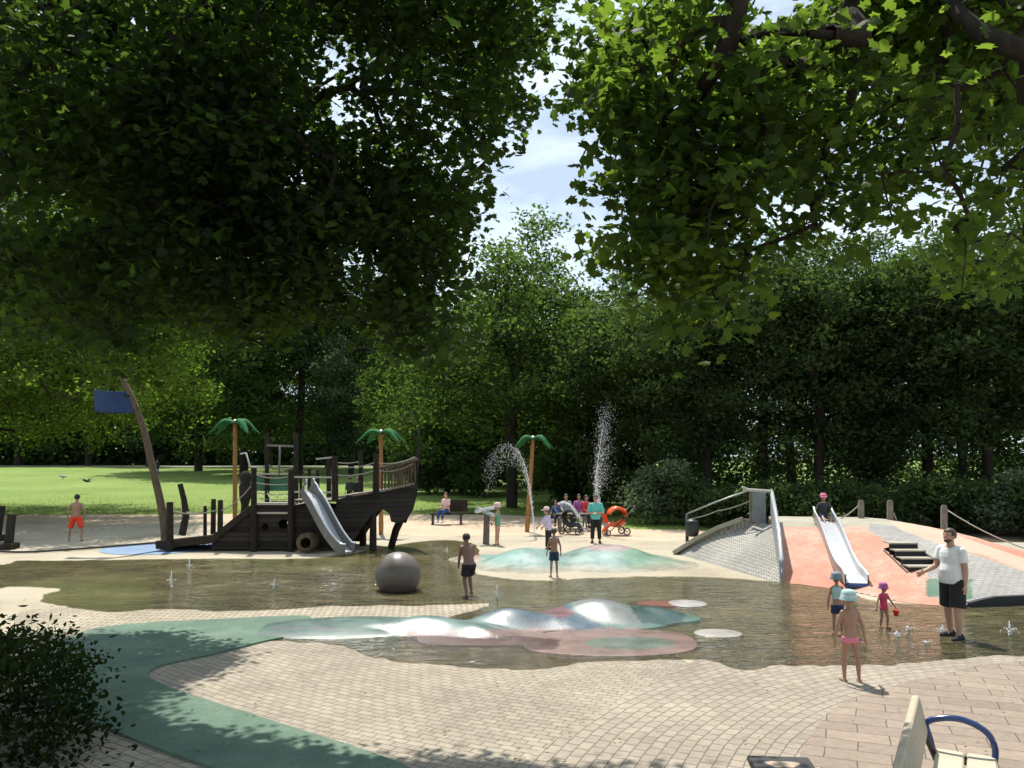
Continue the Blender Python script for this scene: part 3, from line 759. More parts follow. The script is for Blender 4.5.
# entrance ramp
for yy in (YN - .05, YF - .4):
    m = MB(); m.beam(W(156, 545, yy), W(216, 538.5, yy), .14, .26, .03); m.beam(W(214, 538, yy), W(252, 508, yy), .12, .2, .02); part(m, 'ramp_beam', 'old_timber', ship)
m = MB(); a0, a1 = W(160, 543, YN), W(214, 534, YN); b1 = W(250, 507, YN)
m.prism([(a0.x, YN, .12), (a1.x, YN, a1.z), (b1.x, YN, b1.z), (b1.x, YN, b1.z - .06), (a1.x, YN, a1.z - .07), (a0.x, YN, .05)], (0, YF - YN - .4, 0)); part(m, 'ramp', 'deck_planks', ship)
# posts: px, top, bottom, y, r
pst = [(170, 502, 547, 25.9, .11, 1), (220, 500, 536, 25.95, .085, 0), (213, 499, 534, 27.9, .085, 0), (254, 468, 549, 25.92, .095, 0), (267, 433, 506, 28.0, .075, 0), (296, 433, 506, 27.9, .085, 0),
       (291, 470, 549, 25.93, .10, 0), (335, 456, 500, 25.95, .10, 0), (329, 458, 500, 28.0, .08, 0), (376, 453, 494, 26.15, .10, 0), (361, 451, 494, 28.0, .08, 0), (318, 470, 506, 28.0, .06, 0), (309, 468, 506, 28.0, .06, 0), (301, 470, 506, 28.0, .05, 0),
       (363, 512, 545, 27.6, .11, 0), (373, 510, 549, 26.3, .11, 0), (205, 506, 540, 28.1, .06, 0)]
for px, t, b, y, r, k in pst:
    p, q = W(px, b, y), W(px + random.uniform(-.6, .6), t, y)
    if b > 540: p.z = -.05
    m = MB(); m.tube([p, p.lerp(q, .5), q], [r * 1.05, r, r * .92], 9); part(m, 'post', 'old_timber', ship, 'auto')
m = MB(); m.tube([W(391, 548, 26.9), W(396, 530, 27.0), W(403, 515, 27.1), W(408, 500, 27.1)], [.11, .12, .13, .12], 9); part(m, 'prow_strut', 'old_timber', ship, True)
m = MB(); m.lathe([(.13, -.8), (.14, -.3), (.12, -.0), (.19, .25), (.21, .6), (.15, .72), (.19, .85), (.17, 1.02), (.05, 1.1)], W(245, 505, 27.2), 12); part(m, 'carved_figure', 'old_timber', ship, True)
m = MB(); m.tube([W(182, 535, 29), W(186, 515, 29), W(184, 500, 29), W(180, 484, 29)], [.13, .12, .10, .09], 9); part(m, 'leaning_post', 'old_timber', ship, 'auto')
# light bars on top
m = MB(); m.beam(W(267, 445.5, 27.95), W(296, 446.5, 27.9), .08, .07, .01); part(m, 'cross_bar', 'timber_grey', ship)
m = MB(); m.tube([W(280, 446, 27.9), W(279, 476, 27.9)], .035, 6); part(m, 'hanging_pole', 'timber_grey', ship, True)
m = MB(); m.tube([W(240, 454, 27), W(246, 453, 27), W(250, 467, 27), W(263, 468, 27)], .03, 7); part(m, 'bent_tube', 'steel_dull', ship, True)
for a_, b_, y_ in (((254, 474), (292, 474), 27.9), ((316, 459), (335, 457), 26.0), ((294, 477), (334, 477.5), 25.95), ((294, 492), (334, 492.5), 26.6)):
    m = MB(); m.beam(W(*a_, y_), W(*b_, y_), .05, .05); part(m, 'guard_rail', 'rail_light', ship)
m = MB(); m.prism([W(256, 477, 28.05), W(291, 477, 28.05), W(291, 491, 28.05), W(256, 491, 28.05)], (0, .02, 0)); part(m, 'green_panel', 'green_net', ship)
# ropes
def ship_rope(a, b, sag, y0, y1, r=.018): m = MB(); rope_between(m, W(*a, y0), W(*b, y1), sag, r); part(m, 'rope', 'rope', ship, True)
for a, b, s_, y0, y1 in (((254, 474), (291, 476), .10, 25.9, 25.9), ((256, 483), (291, 484), .04, 25.9, 25.9), ((336, 466), (376, 462), .10, 25.9, 26.1), ((336, 475), (376, 470), .08, 25.9, 26.1), ((376, 463), (415, 457), .10, 26.1, 27.0), ((376, 470), (413, 464), .12, 26.1, 27.0),
                         ((173, 511), (220, 509), .12, 25.9, 25.9), ((186, 512), (213, 506), .12, 28.9, 27.9), ((220, 511), (252, 485), .12, 25.9, 25.9), ((268, 465), (296, 466), .12, 28, 28), ((335, 462), (361, 461), .06, 28, 28)):
    ship_rope(a, b, s_, y0, y1)
# climbing net
m = MB()
for x in range(259, 292, 8): m.tube([W(x, 491, 27.8), W(x + 5, 505, 26.4)], .016, 5)
for py, yy in ((493, 27.6), (498, 27.1), (502, 26.7)): rope_between(m, W(258, py, yy), W(292, py, yy), .06, .014)
part(m, 'climbing_net', 'rope', ship, True)
# bow balustrade: near and far
for far in (False, True):
    a = [(378, 468.5), (395, 464.5), (414, 459)]
    P = [Vector((X_(p), bow_y(p, far) + .02, Z_(q))) for p, q in a]
    m = MB(); [m.beam(P[i], P[i + 1], .07, .09, .01) for i in range(2)]; part(m, 'bow_rail', 'timber_mast', ship)
    for k in range(11):
        px = 380 + k * 3.1; q = 469 - (px - 378) * .26; p = 490 - (px - 380) * .18
        x = X_(px); y = bow_y(px, far) + .03
        m = MB(); m.beam((x, y, Z_(p)), (x, y, Z_(q)), .05, .03); part(m, 'baluster', 'timber_mast', ship)
# round tunnel opening under the middle
m = MB(); c = W(322, 545, 25.9); m.lathe([(.25, 0), (.46, 0), (.46, .9), (.25, .9)], (0, 0, 0), 20); 
m2 = MB(); Mx = Matrix.Rotation(R(90), 3, 'X'); m2.add([Vector(W(310, 541, 25.97)) + Vector((0, -.0, 0)) + Mx @ Vector(v) * .62 for v in m.v], m.f); part(m2, 'tunnel_ring', 'timber_mast', ship, True)

sp = [W(304, 491, 26.05), W(308, 494, 26.0), W(315, 504, 25.75), W(324, 521, 25.45), W(333, 537, 25.2), W(343, 548, 25.0), W(350, 551, 24.9)]
sp[-1].z = .12; sp[-2].z = .17
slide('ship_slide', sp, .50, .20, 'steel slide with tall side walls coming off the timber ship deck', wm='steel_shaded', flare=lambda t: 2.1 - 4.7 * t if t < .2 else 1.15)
# green flowers of the palm poles
def palm(px, top, base_y, spread, label, lean=0.0, ypos=29.5, base=None):
    b = W(px - lean, 540, ypos); b.z = 0 if base is None else base
    t = W(px, top, ypos); th = empty('metal_palm', tuple(b)); tag(th, label, 'artificial palm', 'artificial palms around the pool')
    m = MB(); k = 10; pts = [b.lerp(t, i / k) for i in range(k + 1)]; r = [.085 - .002 * i + (.012 if i % 2 else 0) for i in range(k + 1)]
    m.tube(pts, r, 10); part(m, 'trunk', 'bamboo', th, 'auto')
    m = MB(); m.ball(t + Vector((0, 0, .04)), (.1, .1, .09)); part(m, 'nozzle', 'steel_dull', th, True)
    for k in range(4):
        a = [pi, 0.0, 2.5, -.6][k] + random.uniform(-.15, .15); d = Vector((cos(a), sin(a), 0)); sd = Vector((-sin(a), cos(a), 0)); L = spread * random.uniform(.9, 1.05)
        rows_ = []
        N = 10
        for i in range(N + 1):
            s = i / N; c = t + d * L * s + Vector((0, 0, .16 * sin(pi * min(1, s * 1.3)) - .42 * s * s * s * 1.0 + .02)); w = .19 * sin(pi * min(1, s * .9 + .12)) ** .7 * (1 if i % 2 else .8)
            if i == N: w = .02
            rows_.append([c - sd * w - Vector((0, 0, w * .75)), c - sd * w * .5 - Vector((0, 0, w * .2)), c, c + sd * w * .5 - Vector((0, 0, w * .2)), c + sd * w - Vector((0, 0, w * .75))])
        m = MB(); v = [p for r_ in rows_ for p in r_]; fs = [(i * 5 + j, i * 5 + j + 1, (i + 1) * 5 + j + 1, (i + 1) * 5 + j) for i in range(N) for j in range(4)]
        m.add(v, fs); o = part(m, 'frond', 'green_sheet', th, True); md = o.modifiers.new('s', 'SOLIDIFY'); md.thickness = .012
palm(235, 423, 540, .98, 'artificial metal palm on a bamboo pole behind the stern ramp', 0, 29.5)
palm(381, 433, 540, .95, 'artificial metal palm rising behind the bow rail', 0, 31.5)
palm(533, 439, 528, .86, 'artificial metal palm leaning slightly beside the arching water jet', 6, 32.5)

# flag mast
mast = empty('flag_mast', tuple(G(166, 548))); tag(mast, 'tall leaning curved tree-trunk mast flying a blue flag', 'mast')
yy = 26.6
pts = [W(166, 551, yy), W(165, 530, yy), W(160, 500, yy), W(153, 470, yy), W(145, 435, yy), W(138, 412, yy), W(130, 393, yy), W(121, 377, yy), W(117, 374, yy)]; pts[0].z = -.05
m = MB(); m.tube(spline(pts, 4, False), list(np.interp(np.linspace(0, 1, 33), [0, .06, .15, .5, .9, 1], [.20, .16, .13, .105, .075, .05])), 10); part(m, 'mast_pole', 'timber_mast', mast, True)
m = MB(); n1, n2 = 14, 8; v = []
for i in range(n1 + 1):
    for j in range(n2 + 1):
        s, t = i / n1, j / n2
        p = W(133 - 40 * s + t * 3 * (1 - s), 391 + 22 * t + 1.5 * s * sin(s * 5), yy + .05); v.append(p + Vector((0, .10 * sin(s * 7 + t) * s, 0)))
m.add(v, [(i * (n2 + 1) + j, i * (n2 + 1) + j + 1, (i + 1) * (n2 + 1) + j + 1, (i + 1) * (n2 + 1) + j) for i in range(n1) for j in range(n2)])
o = part(m, 'flag', 'flag_blue', mast, True); o.modifiers.new('s', 'SOLIDIFY').thickness = .008
# mooring posts and rope on the left
for (px, b, t, px2, r, y, l) in ((28 - 20, 549, 514, 12, .13, None, 'leaning dark mooring post on a pale concrete foot beside the rope'), (-3, 540, 506, 2, .11, 29.2, 'dark mooring post behind the leaning one at the picture edge')):
    g = G(px, b); y = y or g.y; a = Vector((W(px, b, y).x, y, -.05)); c_ = W(px2, t, y)
    th = empty('mooring_post', (a.x, a.y, 0)); tag(th, l, 'post', 'mooring posts')
    m = MB(); m.tube([a, a.lerp(c_, .5), c_], [r * 1.1, r, r], 10); part(m, 'post_shaft', 'old_timber', th, 'auto')
    m = MB(); m.box((a.x - .15, a.y, .07), (.75, .6, .24), bev=.03, rz=.1); part(m, 'footing', 'old_timber', th)
m = MB(); p = [G(-40, 549), G(0, 553), G(30, 553.5), G(70, 551), G(110, 548), G(158, 544)]
m.tube(spline([q + Vector((0, 0, .05)) for q in p], 5, False), .035, 7); tag(m.build('mooring_rope', 'dark_rope', None, True, origin=p[0]), 'thick dark rope stretched low across the paving to the ramp', 'rope')

# granite ball
c = G(398, 590); rb = 22.3 * c.y / F
m = MB(); m.ball((0, 0, 0), rb, 40, 24); o = m.build('granite_ball', 'granite', None, True); o.location = (c.x, c.y, rb - .17); tag(o, 'large wet brown granite ball standing in the pool', 'stone ball')

# water table
wt = empty('water_table', tuple(G(486, 544))); tag(wt, 'water play table with crossing steel troughs on a timber post', 'water table')
yy = G(486, 544).y
m = MB(); m.tube([Vector((W(486, 544, yy).x, yy, -.03)), W(487, 514, yy)], [.11, .10], 10); part(m, 'post', 'timber_grey', wt, 'auto')
for a, b, dy in (((477, 509.5), (494, 517), .1), ((476, 513), (497, 508), -.1)):
    p, q = W(*a, yy + dy), W(*b, yy - dy * 2); d = (q - p).normalized(); sd = Vector((-d.y, d.x, 0)).normalized() * .11
    m = MB(); m.prism([p - sd, p + sd, p + sd * 1.1 + Vector((0, 0, .09)), p + sd * .9 + Vector((0, 0, .09)), p + sd * .8 + Vector((0, 0, .03)), p - sd * .8 + Vector((0, 0, .03)), p - sd * .9 + Vector((0, 0, .09)), p - sd * 1.1 + Vector((0, 0, .09))], q - p); part(m, 'trough', 'steel', wt)

# ------------------------------------------------------------------ benches
def bench(loc, rz, label, group='slatted benches'):
    """local: +y along the bench, +x the sitting direction"""
    th = empty('park_bench', loc, rz); tag(th, label, 'bench', group)
    L = 1.9
    for k, x in enumerate((.02, .255)):
        m = MB(); m.box((x + .10, 0, .44), (.215, L, .05), bev=.012); m.build('seat_plank', 'bench_planks', th)
    for z in (.80,):
        m = MB(); M = Matrix.Rotation(R(-12), 3, 'Y'); m.box((-.10, 0, .735), (.065, L, .30), bev=.012, M=M); m.build('backrest', 'bench_planks', th)
    for y in (-L / 2 + .12, L / 2 - .12):
        m = MB(); m.tube([(.0, y, .415), (.44, y, .415)], .02, 8); m.tube([(.02, y, .40), (-.06, y, .6), (-.125, y, .86)], .024, 8); m.tube([(.06, y, .4), (.02, y, .0)], .024, 8); m.tube([(.40, y, .4), (.44, y, 0)], .024, 8); m.build('frame', 'dark_metal', th, True)
        yy = y + (.10 if y > 0 else -.10)
        m = MB(); pts = [(.44, yy, .41), (.455, yy, .52), (.42, yy, .63), (.33, yy, .70), (.20, yy, .735), (.06, yy, .72), (-.05, yy, .665), (-.03, yy, .55), (.0, yy, .41)]
        m.tube(spline(pts, 4, False), .026, 10); m.build('armrest', 'blue_paint', th, True)
        m = MB(); m.tube([(.0, yy, .42), (.44, yy, .42)], .014, 6); m.ball((.235, yy, .42), .025, 8, 6); m.build('stay', 'dark_metal', th, True)
    return th
A = R(-29)
d = Vector((sin(-A), cos(A), 0))
far_end = Vector((3.60, 7.36, 0))
b1 = bench(far_end - d * .95, A, 'pale plank bench with blue tube armrests near the dark bin top')
c1 = G(1030, 670, .85)
b2 = copy_tree(b1); b2.location = Vector((c1.x + .12, c1.y - .55, 0)); b2['label'] = 'second pale plank bench only just entering at the picture edge'
fb = G(446, 523)
b3 = empty('wooden_bench', (fb.x, 36, 0)); tag(b3, 'dark bench under the trees with a seated reader on it', 'bench')
yy = 36
m = MB(); m.box((W(447, 517, yy).x, yy, .45), (1.45, .45, .06), bev=.01, rz=.05); part(m, 'seat', 'old_timber', b3)
m = MB(); m.box((W(456, 517, yy).x, yy + .25, .78), (.95, .06, .5), bev=.01, rz=.05); part(m, 'backrest', 'old_timber', b3)
for s_ in (-.6, .6): m = MB(); m.box((W(447, 517, yy).x + s_, yy, .21), (.08, .42, .42)); part(m, 'leg', 'dark_metal', b3)

# bin with a tan patch at the bottom edge
tb = G(770, 753, .62)
lb2 = empty('waste_bin', (tb.x + .02, tb.y - .28, 0), R(-6)); tag(lb2, 'square dark bin top with a worn tan patch beside the bench', 'litter bin')
m = MB(); m.box((0, 0, .28), (.40, .40, .56), bev=.02); m.build('bin_body', 'bin_dark', lb2)
m = MB(); m.box((0, 0, .59), (.47, .47, .05), bev=.012); m.build('lid', 'bin_dark', lb2)
m = MB(); m.add([( .12 * cos(a) * (1 + .25 * sin(3 * a)), .05 + .08 * sin(a) * (1 + .2 * cos(2 * a)), .6165) for a in np.linspace(0, 2 * pi, 20, endpoint=False)], [tuple(range(20))]); m.build('tan_patch', 'rubber_peach', lb2, fix=False)


# ------------------------------------------------------------------ people
def remesh(mb, vox, smooth=3, name='t'):
    me = mb.mesh('tmp'); o = bpy.data.objects.new('tmp', me); COL.objects.link(o)
    r = o.modifiers.new('r', 'REMESH'); r.mode = 'VOXEL'; r.voxel_size = vox; r.use_smooth_shade = True
    if smooth:
        s_ = o.modifiers.new('s', 'SMOOTH'); s_.factor = .5; s_.iterations = smooth
    dg = bpy.context.evaluated_depsgraph_get(); dg.update()
    out = bpy.data.meshes.new_from_object(o.evaluated_get(dg)); bpy.data.objects.remove(o); bpy.data.meshes.remove(me)
    out.shade_smooth(); out.materials.clear(); return out

def vec(*a): return Vector(a)
def ndir(fwd, side, down=1.0): return Vector((side, fwd, -down)).normalized()

def person(foot, yaw, h, label, hr=.165, vox=.011, skin='skin_fair', hair='hair_brown', lean=(0, 0), legs=None, arms=None, wear=(), hat=None, long_hair=False,
           slim=1.0, head_yaw=0.0, head_tilt=0.0, seat=None, shoes=None, category='person', group=None, glasses=False, beard=False, belly=0.0, face=True):
    th = empty('person', tuple(foot), yaw); tag(th, label, category, group)
    legs = legs or ((.04, .06, .04, .04), (.04, .06, .04, .04)); arms = arms or ((.05, .22, .15, .1), (.05, .22, .15, .1))
    chin = 1 - hr; sh = chin - .05; hip = .53 - (hr - .13) * 1.3; k = (sh - hip) / .29
    Lt, Ls = hip * .46, hip * .46; Lu, Lf = .165 * (.75 + .25 * k), .14 * (.75 + .25 * k)
    P = Vector((0, 0, 0)); up = Vector((lean[1], lean[0], 1)).normalized()
    C = P + up * (sh - hip); hw = .048 * slim; sw = .098 * slim * (1 if hr < .15 else .92)
    lr = {}
    for i, s in ((0, -1), (1, 1)):
        a, b, c, d = legs[i]       # thigh fwd, side ; shin fwd(negative = back), side
        H0 = P + Vector((s * hw, 0, 0)); K = H0 + Vector((s * b, a, -1)).normalized() * Lt if abs(a) < 5 else H0 + Vector((s * b, 1, -.05)).normalized() * Lt
        An = K + Vector((s * d, c, -1)).normalized() * Ls; lr[s] = (H0, K, An)
    low = min(v[2].z for v in lr.values()) - .040
    base = Vector((0, 0, -low if seat is None else seat / h))
    # keep the standing point under the feet
    if seat is None:
        mid = (lr[-1][2] + lr[1][2]) / 2; base -= Vector((mid.x, mid.y, 0))
    S = lambda p: (p + base) * h
    ar = {}
    fwd = Vector((0, 1, 0))
    for i, s in ((0, -1), (1, 1)):
        a, b, c, d = arms[i][:4]; dn = arms[i][4] if len(arms[i]) > 4 else 1.0; dn2 = arms[i][5] if len(arms[i]) > 5 else dn
        S0 = C + Vector((s * sw, 0, -.012)); E = S0 + Vector((s * b, a, -dn)).normalized() * Lu; Wr = E + Vector((s * d, c, -dn2)).normalized() * Lf; ar[s] = (S0, E, Wr)
    m = MB()
    wf = slim
    def T(pts, rr, rnd=True, ell=None, n=12, mb=m): mb.tube([S(p) for p in pts], [r * h for r in rr], n, True, rnd, ell, Vector((0, 1, 0)) if False else None)
    # torso as stacked ellipses (lateral, depth)
    def torso(mb, grow=0.0, z0=-.035, z1=None, bel=0.0, flare=0.0):
        L = sh - hip; prof = [(-.045, .062, .055), (-.02, .088, .064), (.02, .092, .066), (.10 * k, .080, .060), (.16 * k, .083, .062), (.22 * k, .094, .066), (.262 * k, .092, .058), (.30 * k, .062, .044), (.325 * k, .035, .034)]
        rg = []
        for z, a, b in prof:
            if z < z0 or (z1 is not None and z > z1): continue
            bb = b + (bel * math.exp(-((z - .08) / .08) ** 2)); rg.append((P + up * z + Vector((0, bel * .5 * math.exp(-((z - .08) / .08) ** 2), 0)), a * wf + grow + (.008 if grow == .010 and z < .12 * k else 0), bb * (.6 + .4 * wf) + grow + (.008 if grow == .010 and z < .12 * k else 0)))
        if flare: rg[0] = (rg[0][0], rg[0][1] + flare, rg[0][2] + flare)
        n = 18; vs, fs = [], []
        for p, a, b in rg:
            for j in range(n):
                an = 2 * pi * j / n; vs.append(S(p + Vector((a * cos(an), b * sin(an), 0))))
        for i in range(len(rg) - 1):
            for j in range(n): fs.append((i * n + j, i * n + (j + 1) % n, (i + 1) * n + (j + 1) % n, (i + 1) * n + j))
        fs.append(tuple(range(n - 1, -1, -1))); fs.append(tuple((len(rg) - 1) * n + j for j in range(n))); mb.add(vs, fs)
    torso(m, bel=belly)
    fat = (1.0 if hr < .15 else 1.0) * slim
    for s in (-1, 1):
        H0, K, An = lr[s]
        T([H0 + Vector((0, 0, .01)), H0.lerp(K, .35), K], [.052 * fat, .046 * fat, .031 * fat]); T([K, K.lerp(An, .35), An], [.031 * fat, .032 * fat, .019 * fat])
        sf = (An - K).normalized()
        f0 = An + Vector((0, -.025, -.018)); tz = -.028
        T([An + Vector((0, -.022, tz + .003)), An + Vector((s * .008, .03, tz)), An + Vector((s * .016, .085, tz - .003))], [.023, .023, .015])
        S0, E, Wr = ar[s]
        T([C + Vector((s * sw * .55, 0, -.01)), S0], [.034 * fat, .032 * fat]); T([S0, S0.lerp(E, .4), E], [.031 * fat, .028 * fat, .021 * fat]); T([E, E.lerp(Wr, .3), Wr], [.021 * fat, .022 * fat, .014 * fat])
        d = (Wr - E).normalized(); a_, b_ = frame_of(d); lat = a_ if abs(a_.y) > abs(b_.y) else b_; pal = d.cross(lat).normalized()
        hl = .105 if hr < .15 else .092
        Pm = Wr + d * hl * .28; T([Wr, Wr + d * hl * .25, Wr + d * hl * .48], [.013, .017, .015])
        fr = max(.0048, .55 * vox / h * 1.35)
        T([Pm - lat * .010, Pm + lat * .010], [.011, .011])
        for q, (o_, ln) in enumerate(((-.0165, .40), (-.0055, .47), (.0055, .50), (.0165, .43))):
            b0 = Wr + d * hl * .45 + lat * o_; cur = pal * .12 * (1 if pal.y * s > -9 else -1)
            T([b0, b0 + (d + lat * o_ * 8).normalized() * hl * ln * .5, b0 + (d + lat * o_ * 9 + cur * 3).normalized() * hl * ln], [fr, fr, fr * .9], n=8)
        tl = -1 if lat.y < 0 else 1
        T([Wr + d * hl * .12 + lat * tl * .012, Wr + d * hl * .3 + lat * tl * .030, Wr + d * hl * .5 + lat * tl * .034], [fr * 1.2, fr * 1.1, fr], n=8)
    # neck, head
    Hh = hr; nk = C + up * .035; hc = C + up * .05 + Vector((0, .012 + lean[0] * .03, Hh * .52)) ; 
    T([C - up * .005, nk + Vector((0, .004, 0)), hc - Vector((0, .01, Hh * .2))], [.036 * fat + .004, .028 * fat + .002, .030])
    Mh = Matrix.Rotation(head_yaw, 3, 'Z') @ Matrix.Rotation(-head_tilt, 3, 'X')
    def HP(x, y, z): return S(hc + Mh @ (Vector((x, y, z)) * Hh))
    def HB(mb, c, r, nu=14, nv=10): mb.ball(HP(*c), tuple(q * Hh * h for q in r), nu, nv, Mh)
    HB(m, (0, -.03, .09), (.355, .43, .40)); HB(m, (0, .08, -.14), (.27, .33, .33)); HB(m, (0, .20, -.33), (.15, .16, .13))
    HB(m, (0, .41, -.08), (.055, .075, .09)); HB(m, (0, .39, -.28), (.11, .05, .03)); HB(m, (0, .37, -.22), (.12, .05, .03))
    for s in (-1, 1): HB(m, (s * .355, -.02, -.04), (.035, .07, .105)); HB(m, (s * .15, .33, -.14), (.09, .06, .08))
    me = remesh(m, vox); me.materials.append(MATS[skin]); body = bpy.data.objects.new('body', me); link(body, th)
    def addm(mb, name, mat, smooth=2, v=None, rm=True):
        if rm: e = remesh(mb, v or vox, smooth)
        else: e = mb.mesh(name); e.shade_smooth()
        e.name = name; e.materials.append(MATS[mat]); o = bpy.data.objects.new(name, e); return link(o, th)
    if face:
        for s in (-1, 1): mb = MB(); HB(mb, (s * .145, .365, .0), (.05, .03, .03), 10, 6); addm(mb, 'eye', 'hair_dark', rm=False)
        mb = MB(); HB(mb, (0, .435, -.252), (.085, .02, .012), 10, 6); addm(mb, 'mouth', 'cloth_crimson' if not beard else 'cloth_pink', rm=False)
    # hair
    if hair:
        mb = MB(); r_ = random.Random(int(foot[0] * 100)); vs = []; base_m = MB(); nu, nv = 24, 16
        base_m.ball((0, 0, 0), 1, nu, nv); out = []
        for v in base_m.v:
            x, y, z = v; n_ = 1 + .03 * sin(9 * x + 3) * cos(8 * y) + r_.uniform(-.012, .012)
            out.append(HP(x * .395 * n_, -.045 + y * .465 * n_, .10 + z * .44 * n_))
        keep = [f for f in base_m.f if not (sum(base_m.v[i][1] for i in f) / len(f) > .42 and sum(base_m.v[i][2] for i in f) / len(f) < .42) and not (sum(base_m.v[i][2] for i in f) / len(f) < (-.62 if not long_hair else -.8))
                and not (sum(base_m.v[i][2] for i in f) / len(f) < -.2 and sum(base_m.v[i][1] for i in f) / len(f) > .02)]
        mb.add(out, keep)
        if long_hair: mb.tube([HP(0, -.28, .05), HP(0, -.42, -.3), HP(0, -.36, -.62)], [.30 * Hh * h, .26 * Hh * h, .12 * Hh * h], 12, True, True)
        o = addm(mb, 'hair', hair, rm=False); o.modifiers.new('s', 'SOLIDIFY').thickness = .012
        if beard: mb = MB(); HB(mb, (0, .19, -.37), (.20, .24, .13)); HB(mb, (0, .10, -.28), (.275, .27, .11)); addm(mb, 'beard', hair, 1, vox * .8)
    if glasses:
        mb = MB(); [HB(mb, (s * .15, .40, .0), (.10, .03, .065), 12, 8) for s in (-1, 1)]; HB(mb, (0, .42, .02), (.08, .02, .02)); addm(mb, 'sunglasses', 'cloth_black', rm=False)
    for w in wear:
        kind, mat = w[0], w[1]; mb = MB()
        if kind in ('shorts', 'briefs', 'trousers'):
            L = w[2] if len(w) > 2 else .6; g = .012 if kind != 'briefs' else .005
            torso(mb, g, -.05, .028)
            for s in (-1, 1):
                H0, K, An = lr[s]
                if kind == 'briefs': mb.tube([S(H0 + Vector((0, 0, .02))), S(H0.lerp(K, .17))], [.058 * fat * h, .055 * fat * h], 14); continue
                if L <= 1:
                    e = H0.lerp(K, L); mb.tube([S(H0 + Vector((0, 0, .02))), S(H0.lerp(K, L * .5)), S(e)], [(.058 * fat + .006) * h, (.058 * fat + .005) * h, (.056 * fat + .008) * h], 14)
                else:
                    e = K.lerp(An, L - 1); mb.tube([S(H0 + Vector((0, 0, .02))), S(H0.lerp(K, .6)), S(K)], [(.058 * fat + .004) * h, .052 * fat * h, .042 * fat * h], 14, True, True); mb.tube([S(K), S(e)], [.042 * fat * h, .036 * fat * h], 14)
            addm(mb, kind if kind != 'briefs' else 'swim_briefs', mat, 2)
        elif kind in ('shirt', 'suit', 'vest'):
            L = w[2] if len(w) > 2 else .5
            torso(mb, .010 if kind == 'shirt' else .006, -.03 if kind != 'vest' else .03, .31 * k, belly, .004 if kind == 'shirt' else 0)
            for s in (-1, 1):
                H0, K, An = lr[s]; S0, E, Wr = ar[s]
                if kind == 'suit': mb.tube([S(H0 + Vector((0, 0, .02))), S(H0.lerp(K, .12))], [.058 * fat * h, .056 * fat * h], 14)
                if kind != 'vest' and L > 0:
                    mb.tube([S(C + Vector((s * sw * .5, 0, -.008))), S(S0)], [.038 * fat * h, .036 * fat * h], 14, True, True)
                    if L <= 1: mb.tube([S(S0), S(S0.lerp(E, L))], [.036 * fat * h, .037 * fat * h], 14)
                    else: mb.tube([S(S0), S(E)], [.036 * fat * h, .030 * fat * h], 14, True, True); mb.tube([S(E), S(E.lerp(Wr, L - 1))], [.031 * fat * h, .026 * fat * h], 14)
            addm(mb, {'shirt': 'shirt', 'suit': 'swimsuit', 'vest': 'vest'}[kind], mat, 2)
        elif kind == 'skirt_suit': pass
    if hat:
        kind, mat = hat[0], hat[1]; mb = MB(); q = Hh * h
        Ms = Mh
        if kind == 'bucket':
            mb.lathe([(.60 * q, -.10 * q), (.59 * q, -.07 * q), (.49 * q, .13 * q), (.47 * q, .36 * q), (.36 * q, .53 * q), (.001, .60 * q)], HP(0, -.02, .02), 22, Ms)
        elif kind == 'cap':
            mb.lathe([(.45 * q, .0), (.465 * q, .15 * q), (.43 * q, .34 * q), (.28 * q, .50 * q), (.001, .56 * q)], HP(0, -.03, .06), 22, Ms)
            c = HP(0, -.03, .06); pts = []
            vs = [c + Ms @ Vector((.40 * q * cos(a), .36 * q * sin(a), .03 * q)) for a in np.linspace(.25, pi - .25, 9)] + [c + Ms @ Vector((.42 * q * cos(a), (.30 + .62 * sin(a)) * q * 1.0, -.03 * q)) for a in np.linspace(.25, pi - .25, 9)]
            mb.add(vs, [(i, i + 1, 10 + i, 9 + i) for i in range(8)])
        o = addm(mb, 'sun_hat' if kind == 'bucket' else 'cap', mat, rm=False); o.modifiers.new('s', 'SOLIDIFY').thickness = .01
        if len(hat) > 2:
            mb = MB(); mb.lathe([(.50 * q, .08 * q), (.49 * q, .17 * q)], HP(0, -.02, .02), 22, Ms); o = addm(mb, 'hat_band', hat[2], rm=False); o.modifiers.new('s', 'SOLIDIFY').thickness = .015
    if shoes:
        for s in (-1, 1):
            An = lr[s][2]; mb = MB(); tz = -.026
            mb.tube([S(An + Vector((0, -.028, tz + .004))), S(An + Vector((s * .008, .03, tz))), S(An + Vector((s * .017, .095, tz - .003)))], [.030 * h, .029 * h, .019 * h], 12, True, True); mb.tube([S(An + Vector((0, -.012, -.02))), S(An + Vector((0, -.01, .02)))], [.026 * h, .024 * h], 12)
            addm(mb, 'shoe', shoes, 1)
    info = dict(hand={s: th.location + Matrix.Rotation(yaw, 3, 'Z') @ S(ar[s][2] + (ar[s][2] - ar[s][1]).normalized() * .05) for s in (-1, 1)})
    return th, info

def pxh(px, pyf, pyt, z=0.0):
    g = G(px, pyf, z); top = W(px, pyt, g.y); return g, top.z - g.z
def down(g, z=0.0): return (g.x, g.y, z)
away, toward = 0.0, pi
